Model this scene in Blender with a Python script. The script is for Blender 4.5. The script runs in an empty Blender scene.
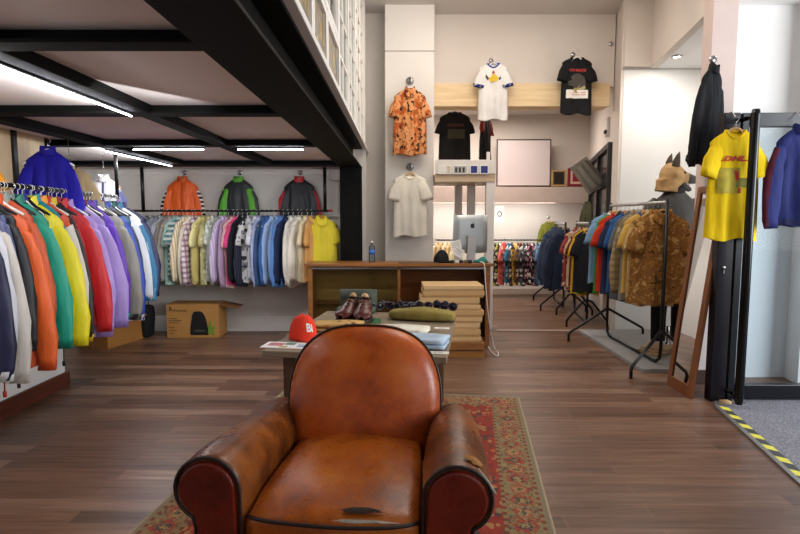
import bpy, bmesh, math, random
from mathutils import Vector, Matrix
sc = bpy.context.scene
C = sc.collection
R = math.radians
PI = math.pi
# ---------------------------------------------------------------- camera
H = 1.4; FPX = 533.33; TH = R(5.25)
cam_d = bpy.data.cameras.new('camera'); cam = bpy.data.objects.new('camera', cam_d); C.objects.link(cam)
cam_d.sensor_width = 36; cam_d.lens = 24; cam_d.clip_start = 0.05
cam.location = (0, 0, H); cam.rotation_euler = (PI/2 - TH, 0, 0); sc.camera = cam
def ray(x, y):
    return Vector((x-400, FPX*math.cos(TH)+(267-y)*math.sin(TH), -FPX*math.sin(TH)+(267-y)*math.cos(TH)))
def P(x, y, Y):                      # point of the place seen at x, y and standing Y metres away
    d = ray(x, y); return Vector((d.x/d.y*Y, Y, H+d.z/d.y*Y))
def PZ(x, y, Z=0.0):                 # the same on a level surface of height Z
    d = ray(x, y); k = (Z-H)/d.z; return Vector((d.x*k, d.y*k, Z))
# ---------------------------------------------------------------- colours and materials
def lin(h):
    h = h.lstrip('#'); o = []
    for i in (0, 2, 4):
        c = int(h[i:i+2], 16)/255
        o.append(c/12.92 if c <= .04045 else ((c+.055)/1.055)**2.4)
    return (*o, 1)
MC = {}
class NT:
    def __init__(s, name):
        s.m = bpy.data.materials.new(name); s.m.use_nodes = True; s.t = s.m.node_tree; s.t.nodes.clear()
        s.out = s.n('ShaderNodeOutputMaterial'); s.b = s.n('ShaderNodeBsdfPrincipled'); s.l(s.b.outputs[0], s.out.inputs[0])
    def n(s, ty, **kw):
        x = s.t.nodes.new(ty)
        for k, v in kw.items(): setattr(x, k, v)
        return x
    def l(s, a, b): s.t.links.new(a, b)
    def co(s, scale=(1, 1, 1), kind='Object', rot=(0, 0, 0)):
        t = s.n('ShaderNodeTexCoord'); m = s.n('ShaderNodeMapping'); m.inputs['Scale'].default_value = scale; m.inputs['Rotation'].default_value = rot
        s.l(t.outputs[kind], m.inputs[0]); return m.outputs[0]
    def noise(s, vec, scale, detail=3, rough=.55):
        x = s.n('ShaderNodeTexNoise'); x.inputs['Scale'].default_value = scale; x.inputs['Detail'].default_value = detail; x.inputs['Roughness'].default_value = rough
        s.l(vec, x.inputs['Vector']); return x.outputs[0]
    def voro(s, vec, scale, out='Distance', feature='F1'):
        x = s.n('ShaderNodeTexVoronoi', feature=feature); x.inputs['Scale'].default_value = scale; s.l(vec, x.inputs['Vector']); return x.outputs[out]
    def ramp(s, fac, stops, const=False):
        x = s.n('ShaderNodeValToRGB'); x.color_ramp.interpolation = 'CONSTANT' if const else 'LINEAR'
        e = x.color_ramp.elements
        while len(e) < len(stops): e.new(.5)
        for i, (p, c) in enumerate(stops):
            e[i].position = p; e[i].color = lin(c) if isinstance(c, str) else c
        s.l(fac, x.inputs[0]); return x.outputs[0]
    def mix(s, fac, a, b, mode='MIX'):
        x = s.n('ShaderNodeMix', data_type='RGBA', blend_type=mode)
        for v, i in ((fac, 0), (a, 6), (b, 7)):
            if hasattr(v, 'links'): s.l(v, x.inputs[i])
            elif i == 0: x.inputs[0].default_value = v
            else: x.inputs[i].default_value = lin(v) if isinstance(v, str) else v
        return x.outputs[2]
    def math(s, op, a, b=0.0, clamp=False):
        x = s.n('ShaderNodeMath', operation=op, use_clamp=clamp)
        for i, v in enumerate((a, b)):
            if hasattr(v, 'links'): s.l(v, x.inputs[i])
            else: x.inputs[i].default_value = v
        return x.outputs[0]
    def sep(s, vec):
        x = s.n('ShaderNodeSeparateXYZ'); s.l(vec, x.inputs[0]); return x.outputs
    def bump(s, h, strength=.3, dist=.01):
        x = s.n('ShaderNodeBump'); x.inputs['Strength'].default_value = strength; x.inputs['Distance'].default_value = dist
        s.l(h, x.inputs['Height']); s.l(x.outputs[0], s.b.inputs['Normal'])
    def color(s, c):
        if hasattr(c, 'links'): s.l(c, s.b.inputs['Base Color'])
        else: s.b.inputs['Base Color'].default_value = lin(c)
    def rough(s, r):
        if hasattr(r, 'links'): s.l(r, s.b.inputs['Roughness'])
        else: s.b.inputs['Roughness'].default_value = r
def plain(c, rough=.6, metal=0, var=.06, nscale=9, bump=0, spec=None):
    k = ('p', c, rough, metal, var, nscale, bump)
    if k in MC: return MC[k]
    t = NT('surface_'+c.strip('#')); v = t.co(); n = t.noise(v, nscale, 4)
    a = lin(c); lo = tuple(x*(1-var) for x in a[:3])+(1,); hi = tuple(min(1, x*(1+var)) for x in a[:3])+(1,)
    t.color(t.ramp(n, [(.3, lo), (.7, hi)])); t.rough(rough); t.b.inputs['Metallic'].default_value = metal
    if bump: t.bump(n, bump, .01)
    MC[k] = t.m; return t.m
def fab(c1, kind='plain', c2=None, c3=None, c4=None, s=1.0, rough=.85):
    k = ('f', c1, kind, c2, c3, c4, s, rough)
    if k in MC: return MC[k]
    t = NT('cloth_'+kind+'_'+c1.strip('#')); v = t.co()
    if kind == 'plain':
        n = t.noise(t.co((1, 1, .5)), 7, 4); a = lin(c1)
        col = t.ramp(n, [(.3, tuple(x*.88 for x in a[:3])+(1,)), (.7, tuple(min(1, x*1.1) for x in a[:3])+(1,))])
    elif kind == 'stripe':
        X = t.sep(v)[0]; w = t.math('SINE', t.math('MULTIPLY', X, 210*s)); col = t.mix(t.math('GREATER_THAN', w, .35), c1, c2)
    elif kind == 'hoop':
        X = t.sep(v)[2]; w = t.math('SINE', t.math('MULTIPLY', X, 90*s)); col = t.mix(t.math('GREATER_THAN', w, .2), c1, c2)
    elif kind == 'plaid':
        X = t.sep(v); a = t.math('GREATER_THAN', t.math('SINE', t.math('MULTIPLY', X[0], 110*s)), .2); b = t.math('GREATER_THAN', t.math('SINE', t.math('MULTIPLY', X[2], 110*s)), .2)
        col = t.mix(t.math('MULTIPLY', b, .6), t.mix(t.math('MULTIPLY', a, .6), c1, c2), c3 or c2)
    elif kind == 'floral':
        nz = t.noise(v, 14*s, 3); vv = t.n('ShaderNodeVectorMath', operation='ADD'); t.l(v, vv.inputs[0])
        sc_ = t.n('ShaderNodeVectorMath', operation='SCALE'); t.l(t.n('ShaderNodeTexNoise').outputs[1], sc_.inputs[0]); sc_.inputs['Scale'].default_value = .05; t.l(sc_.outputs[0], vv.inputs[1])
        cc = t.voro(vv.outputs[0], 17*s, 'Color'); dd = t.voro(vv.outputs[0], 17*s, 'Distance')
        h = t.sep(cc)[0]; pick = t.ramp(h, [(0, c1), (.34, c2), (.62, c3 or c1), (.85, c4 or c2)], True)
        col = t.mix(t.math('GREATER_THAN', t.math('ADD', dd, t.math('MULTIPLY', nz, .25)), .62), pick, c1)
    elif kind == 'camo':
        n = t.noise(v, 9*s, 5, .6); n2 = t.noise(t.co((1, 1, 1), rot=(1, 2, .5)), 13*s, 4, .6)
        col = t.ramp(n, [(0, c1), (.43, c2), (.52, c3), (.6, c4 or c1)], True)
        col = t.mix(t.ramp(n2, [(.48, '#000000'), (.56, '#ffffff')]), col, c2)
    elif kind == 'print':                # dark figures scattered on a bright ground
        n = t.noise(v, 26*s, 3, .5); n2 = t.noise(t.co((1, 1, .7), rot=(2, 1, 0)), 14*s, 4, .6)
        col = t.mix(t.ramp(n2, [(.5, '#000000'), (.58, '#ffffff')]), c1, c2)
        col = t.mix(t.ramp(n, [(.56, '#000000'), (.6, '#ffffff')]), col, c3)
    elif kind == 'wash':
        n = t.noise(t.co((1, 1, .6)), 6*s, 5, .6); col = t.ramp(n, [(.3, c1), (.65, c2)])
    t.color(col); t.rough(rough); t.b.inputs['Specular IOR Level'].default_value = .3 if rough > .6 else .5
    n = t.noise(t.co((1.5, 1, .5)), 6.5, 3, .5); t.bump(n, .5 if rough > .6 else .65, .04)
    MC[k] = t.m; return t.m
def wood(c1, c2, axis=0, s=1.0, rough=.45, bump=.08):
    k = ('w', c1, c2, axis, s, rough)
    if k in MC: return MC[k]
    t = NT('wood_'+c1.strip('#')); sv = [9*s]*3; sv[axis] = .8*s
    n = t.noise(t.co(tuple(sv)), 2.2, 6, .62); t.color(t.ramp(n, [(.3, c1), (.7, c2)])); t.rough(rough); t.bump(n, bump, .004)
    MC[k] = t.m; return t.m
def emit(c, st, name='light_glow'):
    k = ('e', c, st)
    if k in MC: return MC[k]
    t = NT(name); t.b.inputs['Base Color'].default_value = lin(c); t.b.inputs['Emission Color'].default_value = lin(c); t.b.inputs['Emission Strength'].default_value = st
    MC[k] = t.m; return t.m
def glass(tint='#f4f8f8', fr=.12, rough=.02):
    k = ('g', tint, fr, rough)
    if k in MC: return MC[k]
    t = NT('clear_glass'); tr = t.n('ShaderNodeBsdfTransparent'); tr.inputs[0].default_value = lin(tint)
    gl = t.n('ShaderNodeBsdfGlossy'); gl.inputs['Roughness'].default_value = rough
    lw = t.n('ShaderNodeLayerWeight'); lw.inputs[0].default_value = fr; mx = t.n('ShaderNodeMixShader')
    t.l(lw.outputs['Fresnel'], mx.inputs[0]); t.l(tr.outputs[0], mx.inputs[1]); t.l(gl.outputs[0], mx.inputs[2]); t.l(mx.outputs[0], t.out.inputs[0])
    MC[k] = t.m; return t.m
def leather(c1, c2, c3, key):
    if key in MC: return MC[key]
    t = NT('leather_'+key); v = t.co(); n = t.noise(v, 4.5, 6, .62); n2 = t.noise(t.co(rot=(1, .4, 2)), 17, 5, .7)
    col = t.ramp(n, [(.3, c1), (.5, c2), (.72, c3)]); col = t.mix(t.ramp(n2, [(.56, '#000000'), (.75, '#8a8a8a')]), col, c1)
    t.color(col); t.rough(t.ramp(n2, [(.3, (.22,)*3+(1,)), (.7, (.40,)*3+(1,))]))
    cr = t.voro(v, 160); mixh = t.math('ADD', t.math('MULTIPLY', n2, .8), t.math('MULTIPLY', cr, .25)); t.bump(mixh, .28, .006)
    MC[key] = t.m; return t.m
# ---------------------------------------------------------------- mesh building
class MB:
    def __init__(s): s.v = []; s.f = []; s.mi = []; s.sm = []
    def add(s, vs, fs, mi=0, sm=False):
        b = len(s.v); s.v += [tuple(p) for p in vs]
        for f in fs: s.f.append(tuple(i+b for i in f)); s.mi.append(mi); s.sm.append(sm)
        return s
    def box(s, c, d, rz=0, rx=0, ry=0, mi=0):
        m = Matrix.Rotation(rz, 3, 'Z') @ Matrix.Rotation(ry, 3, 'Y') @ Matrix.Rotation(rx, 3, 'X'); c = Vector(c); d = Vector(d)/2
        vs = [c+m @ Vector((d.x*i, d.y*j, d.z*k)) for i in (-1, 1) for j in (-1, 1) for k in (-1, 1)]
        return s.add(vs, [(0, 1, 3, 2), (4, 6, 7, 5), (0, 4, 5, 1), (2, 3, 7, 6), (0, 2, 6, 4), (1, 5, 7, 3)], mi)
    def span(s, a, b, mi=0):
        return s.box([(p+q)/2 for p, q in zip(a, b)], [abs(q-p) for p, q in zip(a, b)], mi=mi)
    def rbox(s, c, d, r, n=5, fn=None, mi=0):
        c = Vector(c); h = Vector(d)/2; r = min(r, h.x, h.y, h.z); inn = h-Vector((r, r, r))
        ts = [math.tan((i/n*2-1)*PI/4) for i in range(n+1)]
        tt = [-1]; ts2 = []
        for ax in range(3):
            for sg in (-1, 1):
                vs = []; fs = []
                for i in range(n+1):
                    for j in range(n+1):
                        q = [0, 0, 0]; q[ax] = sg; q[(ax+1) % 3] = ts[i]; q[(ax+2) % 3] = ts[j]
                        q = Vector(q); nn = q.normalized()
                        p = Vector([max(-inn[k], min(inn[k], q[k]*h[k])) for k in range(3)])+nn*r
                        if fn: p = fn(p)
                        vs.append(c+p)
                for i in range(n):
                    for j in range(n):
                        a = i*(n+1)+j; f = (a, a+n+1, a+n+2, a+1); fs.append(f if sg > 0 else f[::-1])
                s.add(vs, fs, mi, True)
        return s
    def tube(s, pts, r, n=8, closed=False, caps=True, mi=0, flat=1.0):
        pts = [Vector(p) for p in pts]; m = len(pts); rr = r if isinstance(r, (list, tuple)) else [r]*m
        vs = []; fs = []; up = None
        for i, p in enumerate(pts):
            a = pts[(i-1) % m] if (closed or i > 0) else p; b = pts[(i+1) % m] if (closed or i < m-1) else p
            t = (b-a); t = t.normalized() if t.length > 1e-9 else Vector((0, 0, 1))
            if up is None:
                up = t.cross(Vector((0, 1, 0)));
                if up.length < .1: up = t.cross(Vector((1, 0, 0)))
            up = (up-t*up.dot(t)).normalized(); w = t.cross(up)
            for k in range(n):
                a_ = 2*PI*k/n; vs.append(p+up*math.cos(a_)*rr[i]+w*math.sin(a_)*rr[i]*flat)
        for i in range(m if closed else m-1):
            for k in range(n):
                j = (i+1) % m; fs.append((i*n+k, i*n+(k+1) % n, j*n+(k+1) % n, j*n+k))
        if caps and not closed: fs += [tuple(range(n))[::-1], tuple((m-1)*n+k for k in range(n))]
        return s.add(vs, fs, mi, True)
    def grid(s, fn, nu, nv, cu=False, mi=0, flip=False):
        U = nu if cu else nu+1; vs = [fn(i/nu, j/nv) for j in range(nv+1) for i in range(U)]; fs = []
        for j in range(nv):
            for i in range(nu):
                a = j*U+i; b = j*U+(i+1) % U; f = (a, b, b+U, a+U); fs.append(f[::-1] if flip else f)
        return s.add(vs, fs, mi, True)
    def lathe(s, prof, c=(0, 0, 0), n=20, mi=0):
        c = Vector(c); return s.grid(lambda u, v: c+Vector((prof_at(prof, v)[0]*math.cos(2*PI*u), prof_at(prof, v)[0]*math.sin(2*PI*u), prof_at(prof, v)[1])), n, len(prof)-1, True, mi)
    def ball(s, c, r, nu=16, nv=10, mi=0, fn=None):
        c = Vector(c); r = Vector(r) if hasattr(r, '__len__') else Vector((r, r, r))
        def f(u, v):
            a = 2*PI*u; b = PI*v-PI/2; p = Vector((math.cos(a)*math.cos(b)*r.x, math.sin(a)*math.cos(b)*r.y, math.sin(b)*r.z))
            return c+(fn(p) if fn else p)
        return s.grid(f, nu, nv, True, mi)
    def prism(s, poly, fn, t0, t1, mi=0):         # poly in 2-D, fn(a, b, t) -> point
        n = len(poly); vs = [fn(a, b, t0) for a, b in poly]+[fn(a, b, t1) for a, b in poly]
        return s.add(vs, [tuple(range(n))[::-1], tuple(range(n, 2*n))]+[(i, (i+1) % n, (i+1) % n+n, i+n) for i in range(n)], mi)
    def mesh(s, name, weld=True):
        me = bpy.data.meshes.new(name); me.from_pydata(s.v, [], s.f); me.polygons.foreach_set('material_index', s.mi); me.polygons.foreach_set('use_smooth', s.sm)
        bm = bmesh.new(); bm.from_mesh(me)
        if weld: bmesh.ops.remove_doubles(bm, verts=bm.verts, dist=1e-5)
        bmesh.ops.recalc_face_normals(bm, faces=bm.faces); bm.to_mesh(me); bm.free(); return me
    def build(s, name, mats, parent=None, bevel=0, loc=None, rz=None):
        me = s.mesh(name); o = bpy.data.objects.new(name, me); C.objects.link(o)
        for m in (mats if isinstance(mats, (list, tuple)) else [mats]): me.materials.append(m)
        if parent: o.parent = parent
        if loc is not None: o.location = loc
        if rz is not None: o.rotation_euler = (0, 0, rz)
        if bevel:
            b = o.modifiers.new('Bevel', 'BEVEL'); b.width = bevel; b.segments = 2; b.limit_method = 'ANGLE'
        return o
def prof_at(p, v):
    i = round(v*(len(p)-1)); return p[i]
def tag(o, label=None, cat=None, group=None, kind=None):
    if label: o['label'] = label
    if cat: o['category'] = cat
    if group: o['group'] = group
    if kind: o['kind'] = kind
    return o
def thing(name, label, cat, loc=(0, 0, 0), rz=0, group=None):
    o = bpy.data.objects.new(name, None); C.objects.link(o); o.empty_display_size = .05
    o.location = loc; o.rotation_euler = (0, 0, rz); return tag(o, label, cat, group)
def struct(name, mb, mat, bevel=0):
    o = mb.build(name, mat, bevel=bevel); o['kind'] = 'structure'; return o
def text_mb(body, size, fn, extrude=.0008, mi=0, shear=0, bold=0.0):
    cu = bpy.data.curves.new('text', 'FONT'); cu.body = body; cu.size = size; cu.align_x = 'CENTER'; cu.align_y = 'CENTER'; cu.shear = shear; cu.offset = bold; cu.resolution_u = 3
    o = bpy.data.objects.new('text', cu); C.objects.link(o); dg = bpy.context.evaluated_depsgraph_get(); me = bpy.data.meshes.new_from_object(o.evaluated_get(dg))
    mb = MB(); mb.add([fn(v.co.x, v.co.y) for v in me.vertices], [tuple(p.vertices) for p in me.polygons], mi)
    bpy.data.objects.remove(o); bpy.data.curves.remove(cu); bpy.data.meshes.remove(me); return mb
# ---------------------------------------------------------------- garments
GK = dict(  # shoulder half width, hem half width, length, thickness, neck half width, front neck dip, slope, sleeve, collar
 jacket=(.180, .200, .68, .046, .066, .03, .082, 'long', 'stand'),
 shirt=(.175, .190, .74, .030, .062, .03, .075, 'long', 'fold'),
 camp=(.190, .208, .70, .030, .064, .04, .07, 'short', 'fold'),
 tee=(.188, .202, .70, .028, .075, .05, .062, 'short', 'rib'),
 sweater=(.175, .19, .64, .034, .068, .035, .05, 'long', 'rib'),
 slimtee=(.174, .184, .67, .026, .072, .05, .045, 'short', 'rib'))
ZN = -.095
class G:
    def __init__(s, kind, seed=0):
        s.k = kind; s.w0, s.w1, s.L, s.th, s.nk, s.dip, s.sl, s.slv, s.col = GK[kind]
        rd = random.Random(hash(kind) % 97 if False else sum(map(ord, kind))+seed*17); s.a, s.b, s.c = (rd.uniform(0, 6) for _ in range(3)); s.A = .010+rd.uniform(0, .008); s.sw = rd.uniform(-.012, .02); s.L *= rd.uniform(.96, 1.04)
        s.rd = rd
    def top(s, u, front):
        ax = abs(u)*s.w0
        z = ZN-(s.sl*max(0, ax-s.nk)/(s.w0-s.nk)) - (.012*max(0, (ax-s.w0*.85)/(s.w0*.15)))
        if ax < s.nk and front: z -= s.dip*(1-(ax/s.nk)**2)
        return z
    def surf(s, u, v, front=True, off=0.0):
        w = s.w0+(s.w1-s.w0)*v-.010*math.exp(-((v-.22)/.12)**2); zt = s.top(u, front); zb = ZN-s.L+.012*math.sin(5*u+s.a)
        e = 1-abs(u)**4; t = s.th*e*(.3+.7*min(1, v*3.5))*(1+.25*v)
        fold = s.A*(v**.7)*(math.sin(6*u+s.a+1.5*v)+.7*math.sin(12*u+s.b-2*v))*e+.004*math.sin(9*v+4*u+s.c)*e
        y = (-t-off if front else t+off)+fold
        return Vector((u*w, y, zt+(zb-zt)*v))
    def at(s, x, z, off=.003):               # the front cloth at x, z
        v = .5
        for _ in range(6):
            w = s.w0+(s.w1-s.w0)*v-.010*math.exp(-((v-.22)/.12)**2); u = max(-1, min(1, x/w)); zt = s.top(u, True); zb = ZN-s.L+.012*math.sin(5*u+s.a); v = max(0, min(1, (z-zt)/(zb-zt)))
        p = s.surf(u, v, True, off); return Vector((x, p.y, z))
    def body(s):
        mb = MB(); N = 20; M = 14
        def f(i, v):
            k = round(i*2*N) % (2*N)
            return s.surf(-1+2*k/N, v, True) if k <= N else s.surf(3-2*k/N, v, False)
        mb.grid(f, 2*N, M, True)
        vs = []
        for k in range(N+1): vs += [s.surf(-1+2*k/N, 0, True), s.surf(-1+2*k/N, 0, False)]
        mb.add(vs, [(2*k, 2*k+1, 2*k+3, 2*k+2) for k in range(N)], 0, True)
        vs = []
        for k in range(N+1):
            a = s.surf(-1+2*k/N, 1, True); b = s.surf(-1+2*k/N, 1, False); a.z += .004; b.z += .004; vs += [a, b]
        mb.add(vs, [(2*k, 2*k+1, 2*k+3, 2*k+2) for k in range(N)], 0, True)
        return mb
    def path(s, sg):
        z0 = s.top(1, True); w = s.w0
        if s.slv == 'short':
            pts = [(w-.085, z0-.040), (w-.052, z0-.070), (w-.022, z0-.125), (w-.004, z0-.18), (w+.006, z0-.225)]; rr = [.054, .062, .066, .065, .063]
        else:
            pts = [(w-.075, z0-.035), (w-.042, z0-.065), (w-.012, z0-.15), (w+.008, z0-.27), (w+.022, z0-.38), (w+.028, z0-.48), (w+.026, z0-.56), (w+.022, z0-.61)]; rr = [.044, .056, .062, .064, .062, .057, .049, .044]
            if s.k == 'jacket': rr = [r*1.08 for r in rr]
        return [Vector((sg*(x+s.sw*i/len(pts)), -.012*i*.5, z)) for i, (x, z) in enumerate(pts)], rr
    def ring(s, pts, rr, i, a, k=1.0, sg=1):
        t = (pts[min(i+1, len(pts)-1)]-pts[max(i-1, 0)]).normalized(); w = Vector((0, 1, 0)); up = w.cross(t).normalized()
        r = rr[i]*k*(1+.08*math.sin(3*a+i*1.9+s.b)+.05*math.sin(5*a-i*2.7+s.c)); return pts[i]+up*math.cos(a)*r+w*math.sin(a)*r*.42
    def sleeve(s, sg):
        pts, rr = s.path(sg); mb = MB(); n = len(pts)
        mb.grid(lambda u, v: s.ring(pts, rr, round(v*(n-1)), 2*PI*u), 14, n-1, True)
        e = [s.ring(pts, rr, n-1, 2*PI*k/14) for k in range(14)]; c = sum(e, Vector())/14+Vector((0, 0, .02)); mb.add(e+[c], [(k, (k+1) % 14, 14) for k in range(14)], 0, True)
        return mb
    def cuff(s, sg, long=.035):
        pts, rr = s.path(sg); n = len(pts); a, b = pts[-1], pts[-2]; d = (a-b).normalized(); k = 1.05
        q = [a-d*long, a+d*.004]; mb = MB(); mb.grid(lambda u, v: s.ring([q[0], q[1]], [rr[-1]*1.06, rr[-1]*1.04], round(v), 2*PI*u), 14, 1, True)
        e = [s.ring(q, [rr[-1]*1.04]*2, 1, 2*PI*j/14) for j in range(14)]; c = sum(e, Vector())/14+Vector((0, 0, .015)); mb.add(e+[c], [(j, (j+1) % 14, 14) for j in range(14)], 0, True); return mb
    def stripe(s, sg, a0=-.35, a1=.35, off=.03, centre=None):
        pts, rr = s.path(sg); n = len(pts); mb = MB(); base = (PI if sg > 0 else 0) if centre is None else centre
        # outer side of the sleeve
        t = (pts[2]-pts[1]).normalized(); up = Vector((0, 1, 0)).cross(t); base = 0 if up.x*sg > 0 else PI; a0, a1 = (-1.05, .2) if base == 0 else (-.2, 1.05)
        def f(u, v):
            i = 1+round(v*(n-2)); return s.ring(pts, rr, i, base+a0+(a1-a0)*u, 1+off)
        mb.grid(f, 4, n-2); return mb
    def collar(s):
        mb = MB(); nk = s.nk; ry = s.th*.75+.012
        if s.col == 'rib':
            pts = []
            for k in range(28):
                a = 2*PI*k/28; x = nk*math.cos(a); fr = math.sin(a) < 0
                z = ZN+.004-(s.dip*(1-(x/nk)**2) if fr else 0); p = s.surf(x/s.w0, 0, fr); pts.append((x, p.y*1.05, z))
            mb.tube(pts, .010, 6, True, flat=.7)
        else:
            hgt = .042 if s.col == 'stand' else .032
            def f(u, v):
                a = 2*PI*u; fr = max(0, -math.sin(a)); x = (nk*.98+(.0 if s.col == 'stand' else 0))*math.cos(a); y = ry*math.sin(a)
                z0 = ZN-.012-s.dip*.8*fr; z1 = ZN+hgt-(.035*fr**3)
                if s.col == 'stand': return Vector((x*(1-.12*v), y*(1-.1*v), z0+(z1-z0)*v))
                if v < .5: w = v*2; return Vector((x*(1-.1*w), y*(1-.1*w), z0+(z1-z0)*w))
                w = v*2-1; return Vector((x*(.9+.38*w), y*(.9+.5*w)-.006*w*fr, z1+(z0-.012-.035*fr**2-z1)*w))
            mb.grid(f, 24, 6, True)
        return mb
    def band(s, z0, z1, k=1.03):              # hem band
        mb = MB(); N = 16
        def f(i, v):
            kk = round(i*2*N) % (2*N); vv = z0+(z1-z0)*v
            p = s.surf(-1+2*kk/N, vv, True, .004) if kk <= N else s.surf(3-2*kk/N, vv, False, .004); return Vector((p.x*1.03, p.y*1.06, p.z-.004))
        mb.grid(f, 2*N, 3, True); return mb
    def patch(s, x0, x1, z0, z1, off=.003, n=8):
        mb = MB(); mb.grid(lambda u, v: s.at(x0+(x1-x0)*u, z0+(z1-z0)*v, off), n, n); return mb
GCACHE = {}
def gmesh(kind, seed):
    k = (kind, seed)
    if k in GCACHE: return GCACHE[k]
    g = G(kind, seed); d = {'body': g.body(), 'sleeve_a': g.sleeve(1), 'sleeve_b': g.sleeve(-1), 'collar': g.collar()}
    if kind in ('jacket', 'shirt', 'camp'): d['placket'] = g.patch(-.011, .011, ZN-s_dip(g), ZN-g.L+.02, .004, 10)
    if kind == 'jacket':
        d['hem'] = g.band(.93, 1.0)
    if kind in ('jacket', 'shirt', 'sweater'): d['cuff_a'] = g.cuff(1); d['cuff_b'] = g.cuff(-1)
    if kind in ('shirt', 'camp'): d['pocket'] = g.patch(.06, .15, -.36, -.25, .0045, 6)
    if kind == 'jacket': d['stripe_a'] = g.stripe(1); d['stripe_b'] = g.stripe(-1)
    d = {n: m.mesh(n) for n, m in d.items()}; GCACHE[k] = (g, d); return GCACHE[k]
def s_dip(g): return g.dip+.01
def inst(name, me, mat, parent):
    o = bpy.data.objects.new(name, me); C.objects.link(o)
    if not me.materials: me.materials.append(None)
    o.material_slots[0].link = 'OBJECT'; o.material_slots[0].material = mat; o.parent = parent; return o
NAMES = dict(jacket='jacket', shirt='shirt', camp='short_sleeve_shirt', tee='t_shirt', sweater='sweater', slimtee='t_shirt')
def garment(kind, seed, label, cat, loc, rz, body, sleeve=None, collar=None, trim=None, stripe=None, hem=None, sleeve_b=None, group=None, name=None, tilt=0, pocket=True, sx=1.0, lean=0, sz=1.0):
    g, d = gmesh(kind, seed); r = thing(name or NAMES[kind], label, cat, loc, rz, group); r.rotation_euler = (lean, tilt, rz); r.scale = (sx, 1, sz)
    sleeve = sleeve or body; inst('body', d['body'], body, r)
    sa = inst('sleeve', d['sleeve_a'], sleeve, r); sb = inst('sleeve', d['sleeve_b'], sleeve_b or sleeve, r)
    inst('collar', d['collar'], collar or body, r)
    if 'placket' in d: inst('zip_placket' if kind == 'jacket' else 'button_placket', d['placket'], trim or body, r)
    if 'hem' in d: inst('hem_band', d['hem'], hem or trim or body, r)
    if 'cuff_a' in d: inst('cuff', d['cuff_a'], hem or trim or sleeve, sa); inst('cuff', d['cuff_b'], hem or trim or sleeve, sb)
    if 'pocket' in d and pocket: inst('chest_pocket', d['pocket'], body, r)
    if stripe and 'stripe_a' in d: inst('sleeve_stripe', d['stripe_a'], stripe, sa); inst('sleeve_stripe', d['stripe_b'], stripe, sb)
    return r, g
# hangers --------------------------------------------------------
def hanger_mbs(half=.165):
    hook = MB(); pts = [(0, 0, -.085)]+[(0, 0, -.045)]
    for k in range(9):
        a = -PI/2+k*PI*1.35/8; pts.append((.019*math.cos(a), 0, -.018+.019*math.sin(a)+.0))
    hook.tube(pts, .0022, 6)
    bar = MB(); bp = [(-half, 0, ZN-.10), (-half*.9, 0, ZN-.09), (-half*.5, 0, ZN-.05), (-.03, 0, ZN+.004), (0, 0, ZN+.012), (.03, 0, ZN+.004), (half*.5, 0, ZN-.05), (half*.9, 0, ZN-.09), (half, 0, ZN-.10)]
    bar.tube(bp, [.006, .009, .010, .010, .011, .010, .010, .009, .006], 8, flat=.7); return hook, bar
HG = None
def hanger(label, loc, rz, barmat, hookmat, group=None, tilt=0):
    global HG
    if HG is None: a, b = hanger_mbs(); HG = (a.mesh('hook'), b.mesh('shoulder_bar'))
    r = thing('coat_hanger', label, 'hanger', loc, rz, group); r.rotation_euler = (0, tilt, rz)
    inst('hook', HG[0], hookmat, r); inst('shoulder_bar', HG[1], barmat, r); return r
# ================================================================ SETTING
m_wallw = plain('#d9d3cc', .9, var=.03, nscale=2)            # warm white plaster
m_wallp = plain('#d9cfc6', .9, var=.03, nscale=2)
m_white = plain('#e9e8e6', .85, var=.02, nscale=2)
m_steel = plain('#070605', .7, 0, var=.35, nscale=5, bump=.05)
m_steel.node_tree.nodes['Principled BSDF'].inputs['Specular IOR Level'].default_value = .15
m_black = plain('#0d0d10', .32, .2, var=.15)
m_deck = plain('#eadfda', .9, var=.04, nscale=1.5)
m_ceil = plain('#cfc9c4', .9, var=.02)
m_wpaint = plain('#ded8d2', .55, var=.03)
m_skirt = wood('#4a2216', '#6b3320', 1, 1, .5)
m_chrome = plain('#c9c9cb', .22, 1, var=.05)
m_blackpl = plain('#131314', .4, var=.1)
# floor: planks laid across the room
def floor_mat():
    t = NT('dark_plank_floor'); v = t.co(rot=(0, 0, R(1.0)))
    br = t.n('ShaderNodeTexBrick', offset=.37, offset_frequency=2, squash=1.0); t.l(v, br.inputs['Vector'])
    br.inputs['Scale'].default_value = 1; br.inputs['Brick Width'].default_value = 1.15; br.inputs['Row Height'].default_value = .105; br.inputs['Mortar Size'].default_value = .0012
    br.inputs['Color1'].default_value = (0, 0, 0, 1); br.inputs['Color2'].default_value = (1, 1, 1, 1); br.inputs['Mortar'].default_value = (.3, .3, .3, 1); br.inputs['Bias'].default_value = 0
    g = t.noise(t.co((.55, 9, 1)), 3.2, 6, .65); tone = t.ramp(br.outputs[0], [(0, '#5e4233'), (.35, '#8a6751'), (.7, '#725343'), (1, '#a3826c')])
    grain = t.ramp(g, [(.25, '#9a8c85'), (.75, '#ffffff')]); c = t.mix(1, tone, grain, 'MULTIPLY'); c = t.mix(br.outputs['Fac'], c, '#8f6a52')
    t.color(c); t.rough(t.ramp(g, [(.2, (.44,)*3+(1,)), (.8, (.28,)*3+(1,))])); t.b.inputs['Specular IOR Level'].default_value = .45; t.bump(t.math('SUBTRACT', g, t.math('MULTIPLY', br.outputs['Fac'], .8)), .12, .004); return t.m
struct('floor', MB().span((-4.4, -2.6, -.1), (7.5, 10.2, 0)), floor_mat())
CZ = 3.96
struct('ceiling', MB().span((-4.4, -2.6, CZ), (3.1, 7.2, CZ+.12)), m_ceil)
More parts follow.
